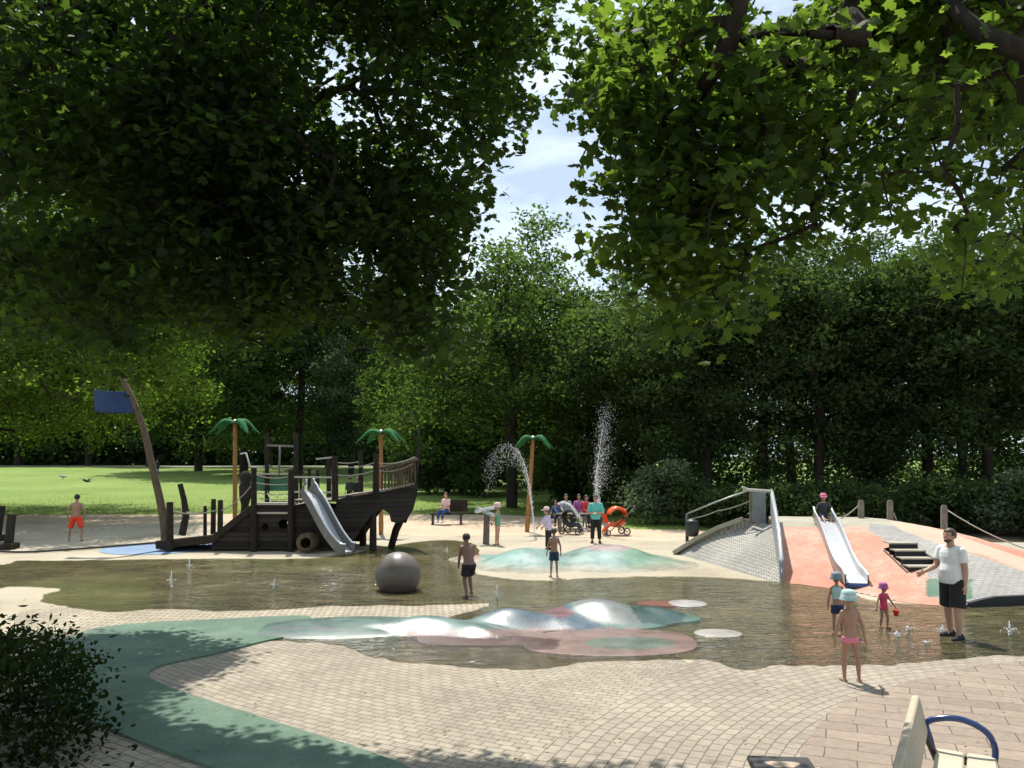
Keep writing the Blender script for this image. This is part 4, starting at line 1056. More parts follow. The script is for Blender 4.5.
# man in white polo: faces left (-x) and slightly toward the camera
g, h = pxh(955, 638, 528)
person(down(g), R(112), h, 'bearded man in white polo and dark shorts standing in the pool', hr=.135, vox=.0085, skin='skin_fair', hair='hair_brown', legs=((.17, .10, .02, .03), (-.08, .10, -.12, .03)),
       arms=((-.10, .12, .12, .04), (.35, .12, 1.0, .05, 1.0, .35)), wear=(('shirt', 'cloth_white', .62), ('shorts', 'cloth_black', .98)), shoes='cloth_black', slim=1.14, belly=.018, beard=True, head_tilt=-.12)
g, h = pxh(852, 682, 591)
person(down(g), R(4), h, 'child in pink briefs and white sun hat walking on the bricks', hr=.172, vox=.0075, skin='skin_tan', hair='hair_brown', hat=('bucket', 'cloth_hatteal', 'cloth_white'), slim=.92, legs=((.10, .14, -.02, .0), (-.02, .14, -.08, 0)),
       arms=((.02, .42, .10, .15), (.02, .42, .10, .20)), wear=(('briefs', 'cloth_pink'),))
g, h = pxh(838, 634, 573)
person(down(g), R(-12), h, 'child in grey sun hat, teal vest and dark shorts in the pool', hr=.18, vox=.009, skin='skin_tan', hair='hair_brown', hat=('bucket', 'cloth_hatgrey'), slim=.9, arms=((.0, .3, .2, .1), (.3, .3, .6, -.1)), wear=(('shorts', 'cloth_navy', .6), ('vest', 'cloth_hatteal')))
g, h = pxh(884, 628, 583)
toddler, inf = person(down(g), R(200), h, 'toddler in a crimson swimsuit and purple sun hat carrying a bucket', hr=.20, vox=.008, skin='skin_tan', hair='hair_brown', hat=('bucket', 'cloth_purple'), legs=((.25, .05, -.1, 0), (-.05, .05, -.25, 0)),
       arms=((.15, .7, .25, .65), (.1, .7, .25, .5)), wear=(('suit', 'cloth_hotpink', .3),))
hp = inf['hand'][-1]
bk = empty('toy_bucket', (hp.x, hp.y, hp.z - .135)); bk.scale = (.72,) * 3; tag(bk, 'small red toy bucket held by the toddler', 'bucket')
m = MB(); m.lathe([(.001, 0), (.05, 0), (.072, .125), (.078, .13), (.068, .12), (.048, .01)], (0, 0, 0), 18); m.build('bucket_body', 'red_plastic', bk, True)
m = MB(); m.tube([(-.07, 0, .125), (-.05, 0, .165), (0, 0, .185), (.05, 0, .165), (.07, 0, .125)], .006, 6); m.build('handle', 'red_plastic', bk, True)
g, h = pxh(469, 596, 532)
person(down(g), R(28), h, 'dark haired boy in black shorts stepping through the pool by the ball', hr=.155, vox=.009, skin='skin_dark', hair='hair_dark', lean=(.30, 0), head_tilt=.25, legs=((.22, .04, -.35, -.02), (.62, .06, -.30, .0)), arms=((.35, .06, .5, -.1), (.3, .15, .6, -.2)), wear=(('shorts', 'cloth_black', .72),), face=False, slim=1.08)
g, h = pxh(554, 577, 528)
person(down(g), R(8), h, 'thin boy in navy swim shorts standing before the mint hump', hr=.155, vox=.010, skin='skin_tan', hair='hair_brown', arms=((.02, .30, .2, .12), (.02, .36, .12, .05)), wear=(('shorts', 'cloth_navy', .7),), slim=.88)
g, h = pxh(75, 541, 494)
person(down(g), R(10), h, 'boy in bright red shorts walking away near the mooring posts', hr=.145, vox=.014, skin='skin_tan', hair='hair_dark', legs=((.05, .30, -.1, .05), (-.05, .32, -.25, .12)), arms=((-.12, .55, .1, -.05), (-.1, .55, .3, -.2)), wear=(('shorts', 'cloth_red', .98),), slim=.95)
g, h = pxh(497, 545, 503)
person(down(g), R(70), h, 'girl in pink sun hat and green swimsuit at the water table', hr=.165, vox=.013, skin='skin_fair', hair='hair_brown', hat=('bucket', 'cloth_palepink'), arms=((.5, .1, .8, 0), (.5, .1, .8, 0)), wear=(('suit', 'cloth_greensuit', 0),), slim=.95)
g, h = pxh(548, 552, 505)
person(down(G(548, 550)), R(60), h * .93, 'child in lilac top, black trousers and pale cap on the hump', hr=.165, vox=.013, skin='skin_fair', hair='hair_brown', hat=('cap', 'cloth_palepink'), lean=(.12, 0), arms=((.7, .1, 1.0, .0), (.5, .1, .9, 0)), wear=(('shirt', 'cloth_lilac', 1.4), ('trousers', 'cloth_black', 1.8)), shoes='cloth_black')
g, h = pxh(596, 543, 495)
person(down(g), R(172), h, 'woman in turquoise shirt, black trousers and sunglasses behind the hump', hr=.14, vox=.013, skin='skin_fair', hair='hair_dark', arms=((.05, .25, .9, -1.0, 1.0, .05), (.05, .25, .9, -1.0, 1.0, .1)), wear=(('shirt', 'cloth_teal', .9), ('trousers', 'cloth_black', 1.8)), shoes='cloth_black', glasses=True, slim=1.12)
# girl on the slide
sx = pa[0]; gpos = Vector((W(824, 520, 23.35).x, 23.35, 0))
person((gpos.x, gpos.y, 0), R(172), 1.15, 'girl in pink cap sitting at the top of the mound slide', hr=.175, vox=.013, skin='skin_tan', hair='hair_brown', hat=('cap', 'cloth_pink'), seat=pa[0].z + .10, legs=((6, .12, 2.2, 0), (6, .12, 2.2, 0)), arms=((.1, .8, .3, .4), (.1, .8, .3, .4)), wear=(('shirt', 'cloth_darkgrey', .7), ('shorts', 'cloth_navy', .8)))
# seated reader on far bench
person((W(446, 517, 35.9).x, 35.9, 0), R(150), 1.6, 'woman in pale clothes sitting reading on the dark bench', hr=.14, vox=.016, skin='skin_fair', hair='hair_dark', seat=.58, legs=((6, .1, .2, 0), (6, .1, .2, 0)), arms=((.3, .1, .9, -.2, 1, .3), (.3, .1, .9, -.2, 1, .3)), wear=(('shirt', 'cloth_palepink', .8), ('trousers', 'cloth_bluejean', 1.8)), shoes='cloth_white', face=False)
# picnic group
gang = [((566, 33.8), R(185), 1.65, 'cloth_grey', 'cloth_darkgrey', 'grey topped adult sitting at the picnic table end', .47), ((579, 34.2), R(170), 1.6, 'cloth_purple', 'cloth_bluejean', 'adult in plum shirt sitting behind the picnic table', .47),
        ((586, 33.4), R(210), 1.6, 'cloth_crimson', 'cloth_navy', 'adult in red top sitting at the near corner of the picnic table', .47), ((556, 33.4), R(150), 1.25, 'cloth_bluejean', 'cloth_navy', 'child in dark blue top sitting near the picnic table bench', .42)]
for (px, yy), yw, hh, sc_, tc, lb_, st in gang:
    person((W(px, 500, yy).x, yy, 0), yw, hh, lb_, hr=.14, vox=.018, skin='skin_tan', hair='hair_dark', seat=st + .12, legs=((6, .2, .1, 0), (6, .2, .1, 0)), arms=((.5, .2, 1, -.3, 1, .5), (.5, .2, 1, -.3, 1, .5)), wear=(('shirt', sc_, 1.5), ('trousers', tc, 1.8)), shoes='cloth_black', face=False)
ptb = empty('picnic_table', (W(572, 500, 33.6).x, 33.6, 0)); tag(ptb, 'low timber picnic table with benches under the trees', 'picnic table')
cx = W(572, 500, 33.6).x
m = MB(); m.box((cx, 33.0, .66), (1.3, .55, .05), bev=.01); part(m, 'table_top', 'timber_grey', ptb)
for yy in (33.75, 34.25): m = MB(); m.box((cx, yy, .44), (1.9, .28, .05), bev=.01); part(m, 'bench_seat', 'timber_grey', ptb)
for s_ in (-.5, .5):
    m = MB(); m.beam((cx + s_, 32.8, -.02), (cx + s_, 32.95, .64), .07, .07); part(m, 'leg', 'timber_grey', ptb)
    m = MB(); m.beam((cx + s_, 34.3, -.02), (cx + s_, 34.2, .42), .07, .07); part(m, 'leg', 'timber_grey', ptb)
g, h = pxh(608, 534, 509)
person((W(606, 530, 31.2).x, 31.2, 0), R(120), 1.0, 'small child in red top crouching by the orange pushchair', hr=.19, vox=.015, skin='skin_tan', hair='hair_brown', lean=(.3, 0), arms=((.6, .2, .9, 0), (.6, .2, .9, 0)), wear=(('shirt', 'cloth_red', 1.3), ('shorts', 'cloth_grey', .9)), face=False)
for i, (px, yy, w1, l) in enumerate(((350, 48, 'cloth_darkgrey', 'adult in dark grey standing on the lawn beyond the ship rail, nearer the post'), (357, 47, 'cloth_black', 'adult in black standing on the lawn beyond the ship rail, nearer the bow'))):
    person((W(px, 480, yy).x, yy, gz(yy)), R(20 - 200 * i), 1.7, l, hr=.135, vox=.03, skin='skin_tan', hair='hair_dark', wear=(('shirt', w1, 1.5), ('trousers', 'cloth_black', 1.9)), face=False)
yy = 85
person((W(157, 470, yy).x, yy, gz(yy)), R(30), 1.7, 'distant walker in dark clothes on the far lawn behind the mast', hr=.135, vox=.04, skin='skin_tan', hair='hair_dark', wear=(('shirt', 'cloth_darkgrey', 1.5), ('trousers', 'cloth_bluejean', 1.9)), face=False)

# pushchair with orange hood
def pushchair(x, y, rz, label, hood, big=1.0):
    th = empty('pushchair', (x, y, 0), rz); tag(th, label, 'pushchair', 'pushchairs by the picnic table'); q = big
    m = MB(); n = 9; v = []
    for i in range(n):
        a = pi * .92 * i / (n - 1)
        for xx in (-.22, -.2, .2, .22): v.append((xx * q, (.05 + .33 * cos(a) * .95) * q, (.60 + (.34 if abs(xx) < .21 else .25) * sin(a)) * q))
    m.add(v, [(i * 4 + j, i * 4 + j + 1, (i + 1) * 4 + j + 1, (i + 1) * 4 + j) for i in range(n - 1) for j in range(3)]); o = m.build('hood', hood, th, True); o.modifiers.new('s', 'SOLIDIFY').thickness = .02
    m = MB(); m.tube([(0, .30 * q, .70 * q), (0, .26 * q, .42 * q), (0, .05 * q, .32 * q), (0, -.25 * q, .36 * q), (0, -.38 * q, .20 * q)], [.16 * q, .21 * q, .20 * q, .17 * q, .12 * q], 14, True, True, ell=[.45] * 5); m.build('seat_shell', hood, th, True)
    m = MB()
    for s in (-.24, .24):
        m.tube([(s * q, .62 * q, .95 * q), (s * q, .30 * q, .62 * q), (s * q, -.30 * q, .12 * q)], .016, 7); m.tube([(s * q, .28 * q, .12 * q), (s * q, -.05 * q, .42 * q)], .016, 7)
    m.tube([(-.24 * q, .62 * q, .95 * q), (.24 * q, .62 * q, .95 * q)], .02, 7); m.build('frame', 'dark_metal', th, True)
    for sx_, sy, r in ((-.27, .30, .14), (.27, .30, .14), (-.2, -.32, .10), (.2, -.32, .10)):
        m = MB(); M = Matrix.Rotation(R(90), 3, 'Y'); m.lathe([(r * .72, -.02), (r, -.018), (r, .018), (r * .72, .02), (r * .72, -.02)], (sx_ * q, sy * q, r), 18, M); [m.tube([(sx_ * q, sy * q, r), (sx_ * q, sy * q + r * .75 * cos(a), r + r * .75 * sin(a))], .006, 5) for a in np.linspace(0, 2 * pi, 6, endpoint=False)]; m.build('wheel', 'dark_metal', th, True)
    return th
p = G(614, 534); pushchair(p.x + .02, 31.3, R(-78), 'bright orange hooded pushchair standing beside the woman in turquoise', 'orange_plastic', 1.12)
pushchair(W(572, 530, 31.6).x, 31.6, R(60), 'dark hooded pushchair parked in front of the picnic table', 'cloth_darkgrey', 1.0)
# bird over the lawn
def bird(px, py, y, label, fly, mat):
    p = W(px, py, y); th = empty('bird', tuple(p), R(70)); tag(th, label, 'bird')
    m = MB(); m.tube([(0, -.34, .0), (0, -.2, 0), (0, .0, .0), (0, .2, .03), (0, .30, .06), (0, .38, .05), (0, .44, .04)], [.03, .07, .10, .08, .05, .045, .01], 10, True)
    for s in (-1, 1):
        if fly: m.add([(s * .05, .12, .03), (s * .40, .16, .20), (s * .75, .02, .12), (s * .42, -.10, .17), (s * .05, -.12, .02), (s * .05, 0, -.02)], [(0, 1, 3, 4), (1, 2, 3), (4, 3, 1, 5), (5, 1, 0)])
        else: m.tube([(s * .04, 0, -.08), (s * .04, .01, -.24)], .012, 5)
    o = m.build('bird_body', mat, th, True)
bird(87, 481, 60, 'dark bird flying low with spread wings over the lawn', True, 'cloth_darkgrey')
bird(63, 476.5, 62, 'pale bird sitting on the grass at the shade edge', False, 'cloth_grey')

# ------------------------------------------------------------------ water jets
def drops(name, pts, label, group='water jets', core=None):
    m = MB()
    if core: m.tube(core, list(np.linspace(.016, .006, len(core))), 6)
    base = pts[0][0]
    ico = [(0, 0, 1), (.89, 0, .45), (.28, .85, .45), (-.72, .53, .45), (-.72, -.53, .45), (.28, -.85, .45), (.72, .53, -.45), (-.28, .85, -.45), (-.89, 0, -.45), (-.28, -.85, -.45), (.72, -.53, -.45), (0, 0, -1)]
    fi = [(0, 1, 2), (0, 2, 3), (0, 3, 4), (0, 4, 5), (0, 5, 1), (1, 6, 2), (2, 7, 3), (3, 8, 4), (4, 9, 5), (5, 10, 1), (2, 6, 7), (3, 7, 8), (4, 8, 9), (5, 9, 10), (1, 10, 6), (6, 11, 7), (7, 11, 8), (8, 11, 9), (9, 11, 10), (10, 11, 6)]
    for p, r, st in pts: m.add([p + Vector((a * r, b * r, c * r * st)) for a, b, c in ico], fi)
    o = m.build(name, 'water_drops', None, True, origin=base, fix=False); tag(o, label, 'water jet', group); return o
def arc(px_pts, Y, n, s0, s1, r0, r1, label, fall=0):
    P = spline([W(a, b, Y) for a, b in px_pts], 12, False); out = []
    for i in range(n):
        t = random.random(); q = t * (len(P) - 1); k = min(int(q), len(P) - 2); p = P[k].lerp(P[k + 1], q - k); sp_ = s0 + (s1 - s0) * t
        out.append((p + Vector((random.gauss(0, sp_), random.gauss(0, sp_), random.gauss(0, sp_) - (random.random() ** 2 * fall * t if fall else 0))), random.uniform(r0, r1) * (1 - .35 * t), random.uniform(1, 2)))
    out.sort(key=lambda e: e[0].z); return drops('water_jet', out, label, core=[p + Vector((random.gauss(0, .01), 0, random.gauss(0, .01))) for p in P[:int(len(P) * .62)]])
arc([(534.5, 535), (533, 515), (530, 490), (526, 470), (521, 456), (514, 448), (506, 445), (498, 450), (491, 459), (487, 468)], 30.5, 1500, .010, .12, .004, .013, 'tall water jet arching over beside the metal palm', 1.2)
arc([(599, 503), (596, 480), (599, 455), (602, 430), (605, 412), (607, 408)], 31.5, 2300, .025, .22, .004, .013, 'tallest water jet shooting up and breaking above the woman', 3.4)
arc([(558, 504), (564, 502.5), (571, 506), (578, 515), (583, 526), (586, 536)], 29.5, 380, .010, .04, .009, .018, 'low water jet arching between child and woman')
def fountain(px, py, hgt, n, label, spread=.12):
    g = G(px, py); out = []
    for i in range(n):
        a = random.uniform(0, 2 * pi); t = random.random()
        if i % 2: p = g + Vector((random.gauss(0, .014), random.gauss(0, .014), hgt * t)); r = .010 * (1.2 - t)
        else: rr = spread * t; p = g + Vector((rr * cos(a) * 1.3, rr * sin(a), hgt * .8 * (t * (1.05 - t)) * 2 + .02)); r = random.uniform(.003, .008)
        out.append((p, r, 1.5))
    out.sort(key=lambda e: e[0].z); drops('ground_fountain', out, label, 'ground fountains in the pool', core=[g + Vector((0, 0, -.01)), g + Vector((.004, 0, hgt * .5)), g + Vector((0, .004, hgt))])
for a in ((943, 635, .17, 150, 'ground fountain bubbling at the feet of the man in white'), (1010, 636, .24, 120, 'ground fountain standing alone near the picture edge'), (897, 637, .10, 110, 'ground fountain in the pool, nearer the camera than the toddler'), (908, 631, .09, 100, 'ground fountain just behind another one beside the toddler'),
          (926, 644, .05, 60, 'faint ground fountain between the toddler and the man'), (171, 588, .38, 110, 'thin ground fountain in the dark pool below the mooring rope'), (189, 571, .30, 80, 'thin ground fountain in the dark pool near its far shore'), (274, 590, .25, 70, 'thin ground fountain midway along the dark pool'), (497, 600, .30, 90, 'ground fountain behind the teal hump beside the boy'), (838, 612, .12, 80, 'ground fountain splashing behind the child in the grey hat'), (447, 554, .2, 80, 'ground fountain at the wet edge by the ship bow')):
    fountain(*a)


# ------------------------------------------------------------------ foliage
LOBED = np.array([(.08, -.28), (.42, -.34), (.36, -.10), (.62, .14), (.30, .18), (.36, .46), (.0, .66), (-.36, .46), (-.30, .18), (-.62, .14), (-.36, -.10), (-.42, -.34), (-.08, -.28)])
def lobed_template():
    v = [(0, .02, .04)] + [(x, y, -.10 * (x * x) - .06 * abs(y)) for x, y in LOBED]
    n = len(LOBED); return np.array(v), [(0, 1 + i, 1 + (i + 1) % n) for i in range(n)]
def oval_template():
    v = [(0, -.5, 0), (.30, -.1, -.05), (.22, .28, -.06), (0, .55, 0), (-.22, .28, -.06), (-.30, -.1, -.05)]; return np.array(v), [(0, 1, 5), (1, 2, 4), (1, 4, 5), (2, 3, 4)]
def diamond_template():
    v = [(0, -.5, .0), (.32, .0, -.07), (0, .55, 0.03), (-.32, .0, -.07)]; return np.array(v), [(0, 1, 2), (0, 2, 3)]
def blade_template():
    v = [(-.06, 0, 0), (.06, 0, 0), (.02, .15, 1), (-.02, .15, 1)]; return np.array(v), [(0, 1, 2), (0, 2, 3)]

def leaves(name, P, size, mat, parent=None, tmpl=lobed_template, tilt=.75, tint=None, up=None, label=None, mesh_only=False, yaw_only=False):
    T, Fc = tmpl(); N = len(P); k = len(T); Fc = np.array(Fc, np.int32); nf = len(Fc)
    nrm = rng.normal(0, tilt, (N, 3)); nrm[:, 2] += 1.0
    if yaw_only: nrm = rng.normal(0, .15, (N, 3)); nrm[:, 2] += 1
    nrm /= np.linalg.norm(nrm, axis=1)[:, None]
    a = rng.normal(size=(N, 3)); a[:, 2] -= .5 if not yaw_only else 0
    a -= (a * nrm).sum(1)[:, None] * nrm; a /= np.linalg.norm(a, axis=1)[:, None]; b = np.cross(a, nrm)
    s = size * rng.uniform(.65, 1.25, N) if np.isscalar(size) else size
    V = P[:, None, :] + s[:, None, None] * (T[None, :, 0, None] * b[:, None, :] + T[None, :, 1, None] * a[:, None, :] + T[None, :, 2, None] * nrm[:, None, :])
    V = V.reshape(-1, 3).astype(np.float32)
    I = (Fc[None] + (np.arange(N, dtype=np.int32) * k)[:, None, None]).reshape(-1)
    me = bpy.data.meshes.new(name); me.vertices.add(len(V)); me.vertices.foreach_set('co', V.ravel()); me.loops.add(len(I)); me.loops.foreach_set('vertex_index', I)
    me.polygons.add(N * nf); me.polygons.foreach_set('loop_start', np.arange(0, len(I), 3, dtype=np.int32))
    try: me.polygons.foreach_set('loop_total', np.full(N * nf, 3, np.int32))
    except Exception: pass
    me.update(calc_edges=True)
    tn = rng.uniform(0, 1, N) if tint is None else tint
    at_ = me.attributes.new('tint', 'FLOAT', 'POINT'); at_.data.foreach_set('value', np.repeat(tn, k).astype(np.float32))
    me.materials.append(MATS[mat])
    if mesh_only: return me
    o = bpy.data.objects.new(name, me); return link(o, parent)

def grow(trunk, targets, r_tip=.008, r_base=None, expo=.5, zbias=0.0):
    """a branching skeleton: every target is hung on the nearest node already grown; radii follow the load carried"""
    nodes = [np.array(p, float) for p in trunk]; par = [-1] + list(range(len(trunk) - 1)); nt_ = len(trunk)
    targets = np.asarray(targets); order = np.argsort(np.linalg.norm(targets - nodes[-1], axis=1)); 
    cap = nt_ + len(targets) * 2 + 5; A = np.zeros((cap, 3)); A[:nt_] = nodes; par = par + [0] * (cap - nt_); c = nt_; tip = []; lo = max(1, nt_ // 2)
    for i in order:
        t = targets[i]; d = A[lo:c] - t; q = np.sqrt((d ** 2).sum(1)) + np.maximum(0, A[lo:c, 2] - t[2]) * zbias; j = lo + int(np.argmin(q))
        mid = (A[j] + t) / 2 + rng.normal(0, .06, 3) * np.linalg.norm(A[j] - t) + np.array([0, 0, .08 * np.linalg.norm(A[j] - t)])
        A[c] = mid; par[c] = j; A[c + 1] = t; par[c + 1] = c; tip.append((c + 1, i)); c += 2
    load = np.zeros(c); 
    for k, i in tip: load[k] += 1
    for k in range(c - 1, 0, -1): load[par[k]] += load[k]
    r = r_tip * np.maximum(load, .6) ** expo
    if r_base: r = r * 1.0; r[:nt_] = np.maximum(r[:nt_], np.linspace(r_base, r_base * .55, nt_)); r = np.minimum(r, r_base)
    m = MB()
    for k in range(1, c):
        j = par[k]
        if r[k] < .0035: continue
        a, b = Vector(A[j]), Vector(A[k])
        if (a - b).length < 1e-3: continue
        rj = min(r[j], r[k] * 1.35) if j >= nt_ or k >= nt_ else r[j]
        m.tube([a, b], [rj, r[k]], 5 if r[k] < .04 else 9, cap=False)
    dirs = {i: Vector(A[k] - A[par[k]]).normalized() for k, i in tip}
    return m, dirs

def leafpts(cl, per, sig, flat=.6, droop=0.0):
    n = len(cl); o = rng.normal(0, 1, (n, per, 3)) * np.array([sig, sig, sig * flat]); 
    if droop: o[:, :, 2] -= droop * np.abs(o[:, :, 0] + o[:, :, 1]) * .3
    P = (cl[:, None, :] + o).reshape(-1, 3); return P, np.clip(np.repeat(rng.uniform(0, 1, n), per) * .55 + rng.uniform(0, .45, n * per), 0, 1)

# --- near crowns ------------------------------------------------------------
def left_ok(P):
    u, v, d = project(P)
    vis_b = np.interp(u, [-400, 0, 60, 120, 200, 250, 290, 330, 370, 400, 440, 470, 490, 520, 560, 590], [350, 345, 335, 345, 330, 350, 325, 318, 345, 365, 372, 345, 262, 150, 95, -20])
    jit = rng.normal(0, 14, len(P))
    ok = (v < vis_b - 24 + jit + 20 * vnoise(u * .012, v * 0, 42, 1.5))
    right_b = np.interp(v, [-400, 0, 60, 100, 150, 200, 260, 300, 380], [520, 562, 540, 535, 515, 478, 468, 478, 480]) - 22
    ok &= u < right_b + jit
    z = P[:, 2]; S = np.stack([P[:, 0] - SUN.x / SUN.z * z, P[:, 1] - SUN.y / SUN.z * z, 0 * z], -1); su, sv, sd = project(S)
    lim = np.interp(sv, [560, 600, 612, 630, 650, 668, 685, 700, 720, 735, 748, 758, 768, 790], [-60, -10, 60, 175, 250, 235, 185, 165, 150, 170, 260, 325, 380, 2000])
    behind = S[:, 1] < 7.6
    ok &= (su < lim - 22 + rng.normal(0, 9, len(P))) | behind
    return ok
def sky_gap(P):      # thin spots where sky shows through the left crown
    u, v, d = project(P); g = np.zeros(len(P))
    for a, b, r in ((130, 22, 26), (330, 62, 27), (340, 112, 22), (300, 172, 22), (352, 270, 24), (80, 40, 12), (225, 160, 9), (470, 40, 14), (520, 80, 12), (150, 320, 14)): g = np.maximum(g, np.exp(-((u - a) ** 2 + (v - b) ** 2) / (r * r)))
    return g
def right_ok(P):
    u, v, d = project(P); jit = rng.normal(0, 14, len(P))
    vb = 20 + 14 * vnoise(u * .012, v * 0, 41, 1.5) + np.interp(u, [560, 585, 610, 640, 700, 740, 756, 780, 830, 860, 900, 940, 965, 990, 1010, 1060, 1400], [165, 190, 300, 318, 322, 305, 262, 262, 232, 228, 212, 225, 290, 285, 262, 250, 250])
    lb = np.interp(v, [-400, -30, 0, 50, 100, 150, 175, 200, 250, 300], [650, 640, 618, 590, 576, 590, 616, 596, 596, 622]) + 18
    ok = (v < vb - 24 + jit) & (u > lb + jit)
    top = np.interp(u, [700, 735, 745, 790, 830, 850], [-999, -999, 32, 28, 22, -999])
    ok &= (v > top) | (v < -60) | (u < 735) | (u > 850)
    ok &= ~((np.abs(u - 731) < 15) & (v < 55) & (v > -70) & (P[:, 1] < 8.7))
    z = P[:, 2]; S1 = P[:, 1] - SUN.y / SUN.z * z; Sx = P[:, 0] - SUN.x / SUN.z * z; ok &= S1 < np.where((Sx > 1.9) & (Sx < 6.2), 5.9, 7.5)
    return ok
def gap_right(P):
    u, v, d = project(P); g = np.zeros(len(P))
    for a, b, r in ((770, 212, 24), (930, 200, 26), (718, 130, 14), (702, 100, 15), (862, 100, 13), (795, 160, 14), (985, 232, 10), (640, 190, 13), (1015, 185, 16), (880, 235, 14), (660, 60, 12), (820, 60, 12), (612, 145, 9)): g = np.maximum(g, np.exp(-((u - a) ** 2 + (v - b) ** 2) / (r * r)))
    return g

def sample(n, lo, hi, okf, gapf=None, clump=.5, near=4.6, bias=-.25):
    out = []; tot = 0; it = 0
    while tot < n and it < 900:
        it += 1
        P = rng.uniform(lo, hi, (20000, 3)); nz_ = vnoise(P[:, 0], P[:, 1] + P[:, 2] * .7, 31, clump) + vnoise(P[:, 2], P[:, 0] - P[:, 1] * .5, 32, clump)
        P = P[(nz_ > rng.normal(bias, .35, len(P)))]
        P = P[okf(P)]
        dc = np.linalg.norm(P - np.array([0, 0, H]), axis=1); P = P[dc > near]
        if gapf is not None: P = P[gapf(P) < rng.uniform(.12, .5, len(P))]
        out.append(P); tot += len(P)
    return np.concatenate(out)[:n]

tl = empty('plane_tree', (-10.5, 7.5, 0)); tag(tl, 'huge shady tree whose dark crown hangs over the lawn side of the picture', 'tree', 'plane trees overhead')
def inframe(P): u, v, d = project(P); return (u > -50) & (u < 1074) & (v > -70)
Cl = sample(2500, (-10, 6.5, 3.6), (1.5, 17, 10), lambda P: left_ok(P) & inframe(P), sky_gap, .6, 8.6, 0)
Cu = sample(560, (-13, 4, 5), (.5, 17, 15), lambda P: left_ok(P) & ~inframe(P), None, .45, 5)
def shade_ok(P):
    z = P[:, 2]; S = np.stack([P[:, 0] - SUN.x / SUN.z * z, P[:, 1] - SUN.y / SUN.z * z, 0 * z], -1); su, sv, sd = project(S)
    return left_ok(P) & (S[:, 1] > 7.0) & (S[:, 1] < 14) & (su > -150)
Cs = sample(720, (-10, 6.5, 4.0), (1.5, 18, 10), shade_ok, sky_gap, .45, 8)
Cl = np.concatenate([Cl, Cs]); Call = np.concatenate([Cl, Cu])
tk = [(-10.5, 7.5, -.1), (-10.4, 7.5, 1.5), (-10.2, 7.6, 3), (-9.8, 7.8, 4.6), (-9.0, 8.2, 6.2), (-8.0, 8.7, 7.6), (-6.8, 9.2, 8.8), (-5.4, 9.6, 9.8), (-4, 9.9, 10.4)]
extra = [(-8.5, 8.5, 6.2), (-6.5, 8.6, 6.4), (-4.8, 8.4, 6.2), (-3.3, 8.4, 5.9)]
m, _ = grow(tk, np.concatenate([np.array(extra), Call]), .0055, .42, .52, .4); part(m, 'trunk', 'bark', tl, True)
P, tn = leafpts(Cl, 32, .20, .6); P2, tn2 = leafpts(Cu, 26, .34, .6)
P = np.concatenate([P, P2]); tn = np.concatenate([tn, tn2])
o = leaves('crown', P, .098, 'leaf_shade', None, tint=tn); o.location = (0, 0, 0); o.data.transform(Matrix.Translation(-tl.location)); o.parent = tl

tr_ = empty('plane_tree', (6.5, 1.0, 0)); tag(tr_, 'overhanging tree with large lobed leaves and thick dark limbs above the slide side', 'tree', 'plane trees overhead')
Cr = sample(1080, (.2, 5.5, 3.6), (9, 12.5, 9.6), lambda P: right_ok(P) & inframe(P), gap_right, .95, 7.0, .1)
Cu = sample(120, (0.5, 3.5, 5.0), (11, 10.5, 13), lambda P: right_ok(P) & ~inframe(P), None, .5, 5)
limb = [W(745, -80, 6.3), W(737, 0, 6.3), W(729, 40, 6.4), W(713, 72, 6.6), W(697, 100, 7.0), W(688, 150, 7.6), W(680, 210, 8.7)]
limb2 = [W(735, 22, 6.35), W(700, 26, 6.4), W(674, 55, 6.5), W(668, 95, 6.8), W(663, 140, 7.3)]
limb3 = [W(1080, 90, 6.0), W(1030, 55, 6.1), W(985, 35, 6.3), W(955, 8, 6.6), W(935, -20, 7)]
tk = [(6.5, 1.0, -.1), (6.4, 1.3, 2), (6.2, 1.8, 4), (5.8, 2.8, 6), (5.0, 4.2, 7.8), (4.2, 5.8, 8.8)]
m, _ = grow(tk, np.concatenate([np.array([tuple(limb[0])]), Cr, Cu]), .0055, .40, .52, .4)
m.tube(spline([Vector((4.2, 5.4, 8.8))] + limb, 5, False), list(np.linspace(.125, .03, 36)), 9); m.tube(spline(limb2, 5, False), list(np.linspace(.055, .025, 21)), 8); m.tube(spline([Vector((5.8, 2.8, 6.2))] + limb3, 5, False), list(np.linspace(.11, .05, 26)), 9)
part(m, 'trunk', 'bark', tr_, True)
P, tn = leafpts(Cr, 26, .19, .65); P2, tn2 = leafpts(Cu, 22, .32, .6)
o = leaves('crown', np.concatenate([P, P2]), .105, 'leaf_plane', None, tint=np.concatenate([tn, tn2])); o.data.transform(Matrix.Translation(-tr_.location)); o.parent = tr_

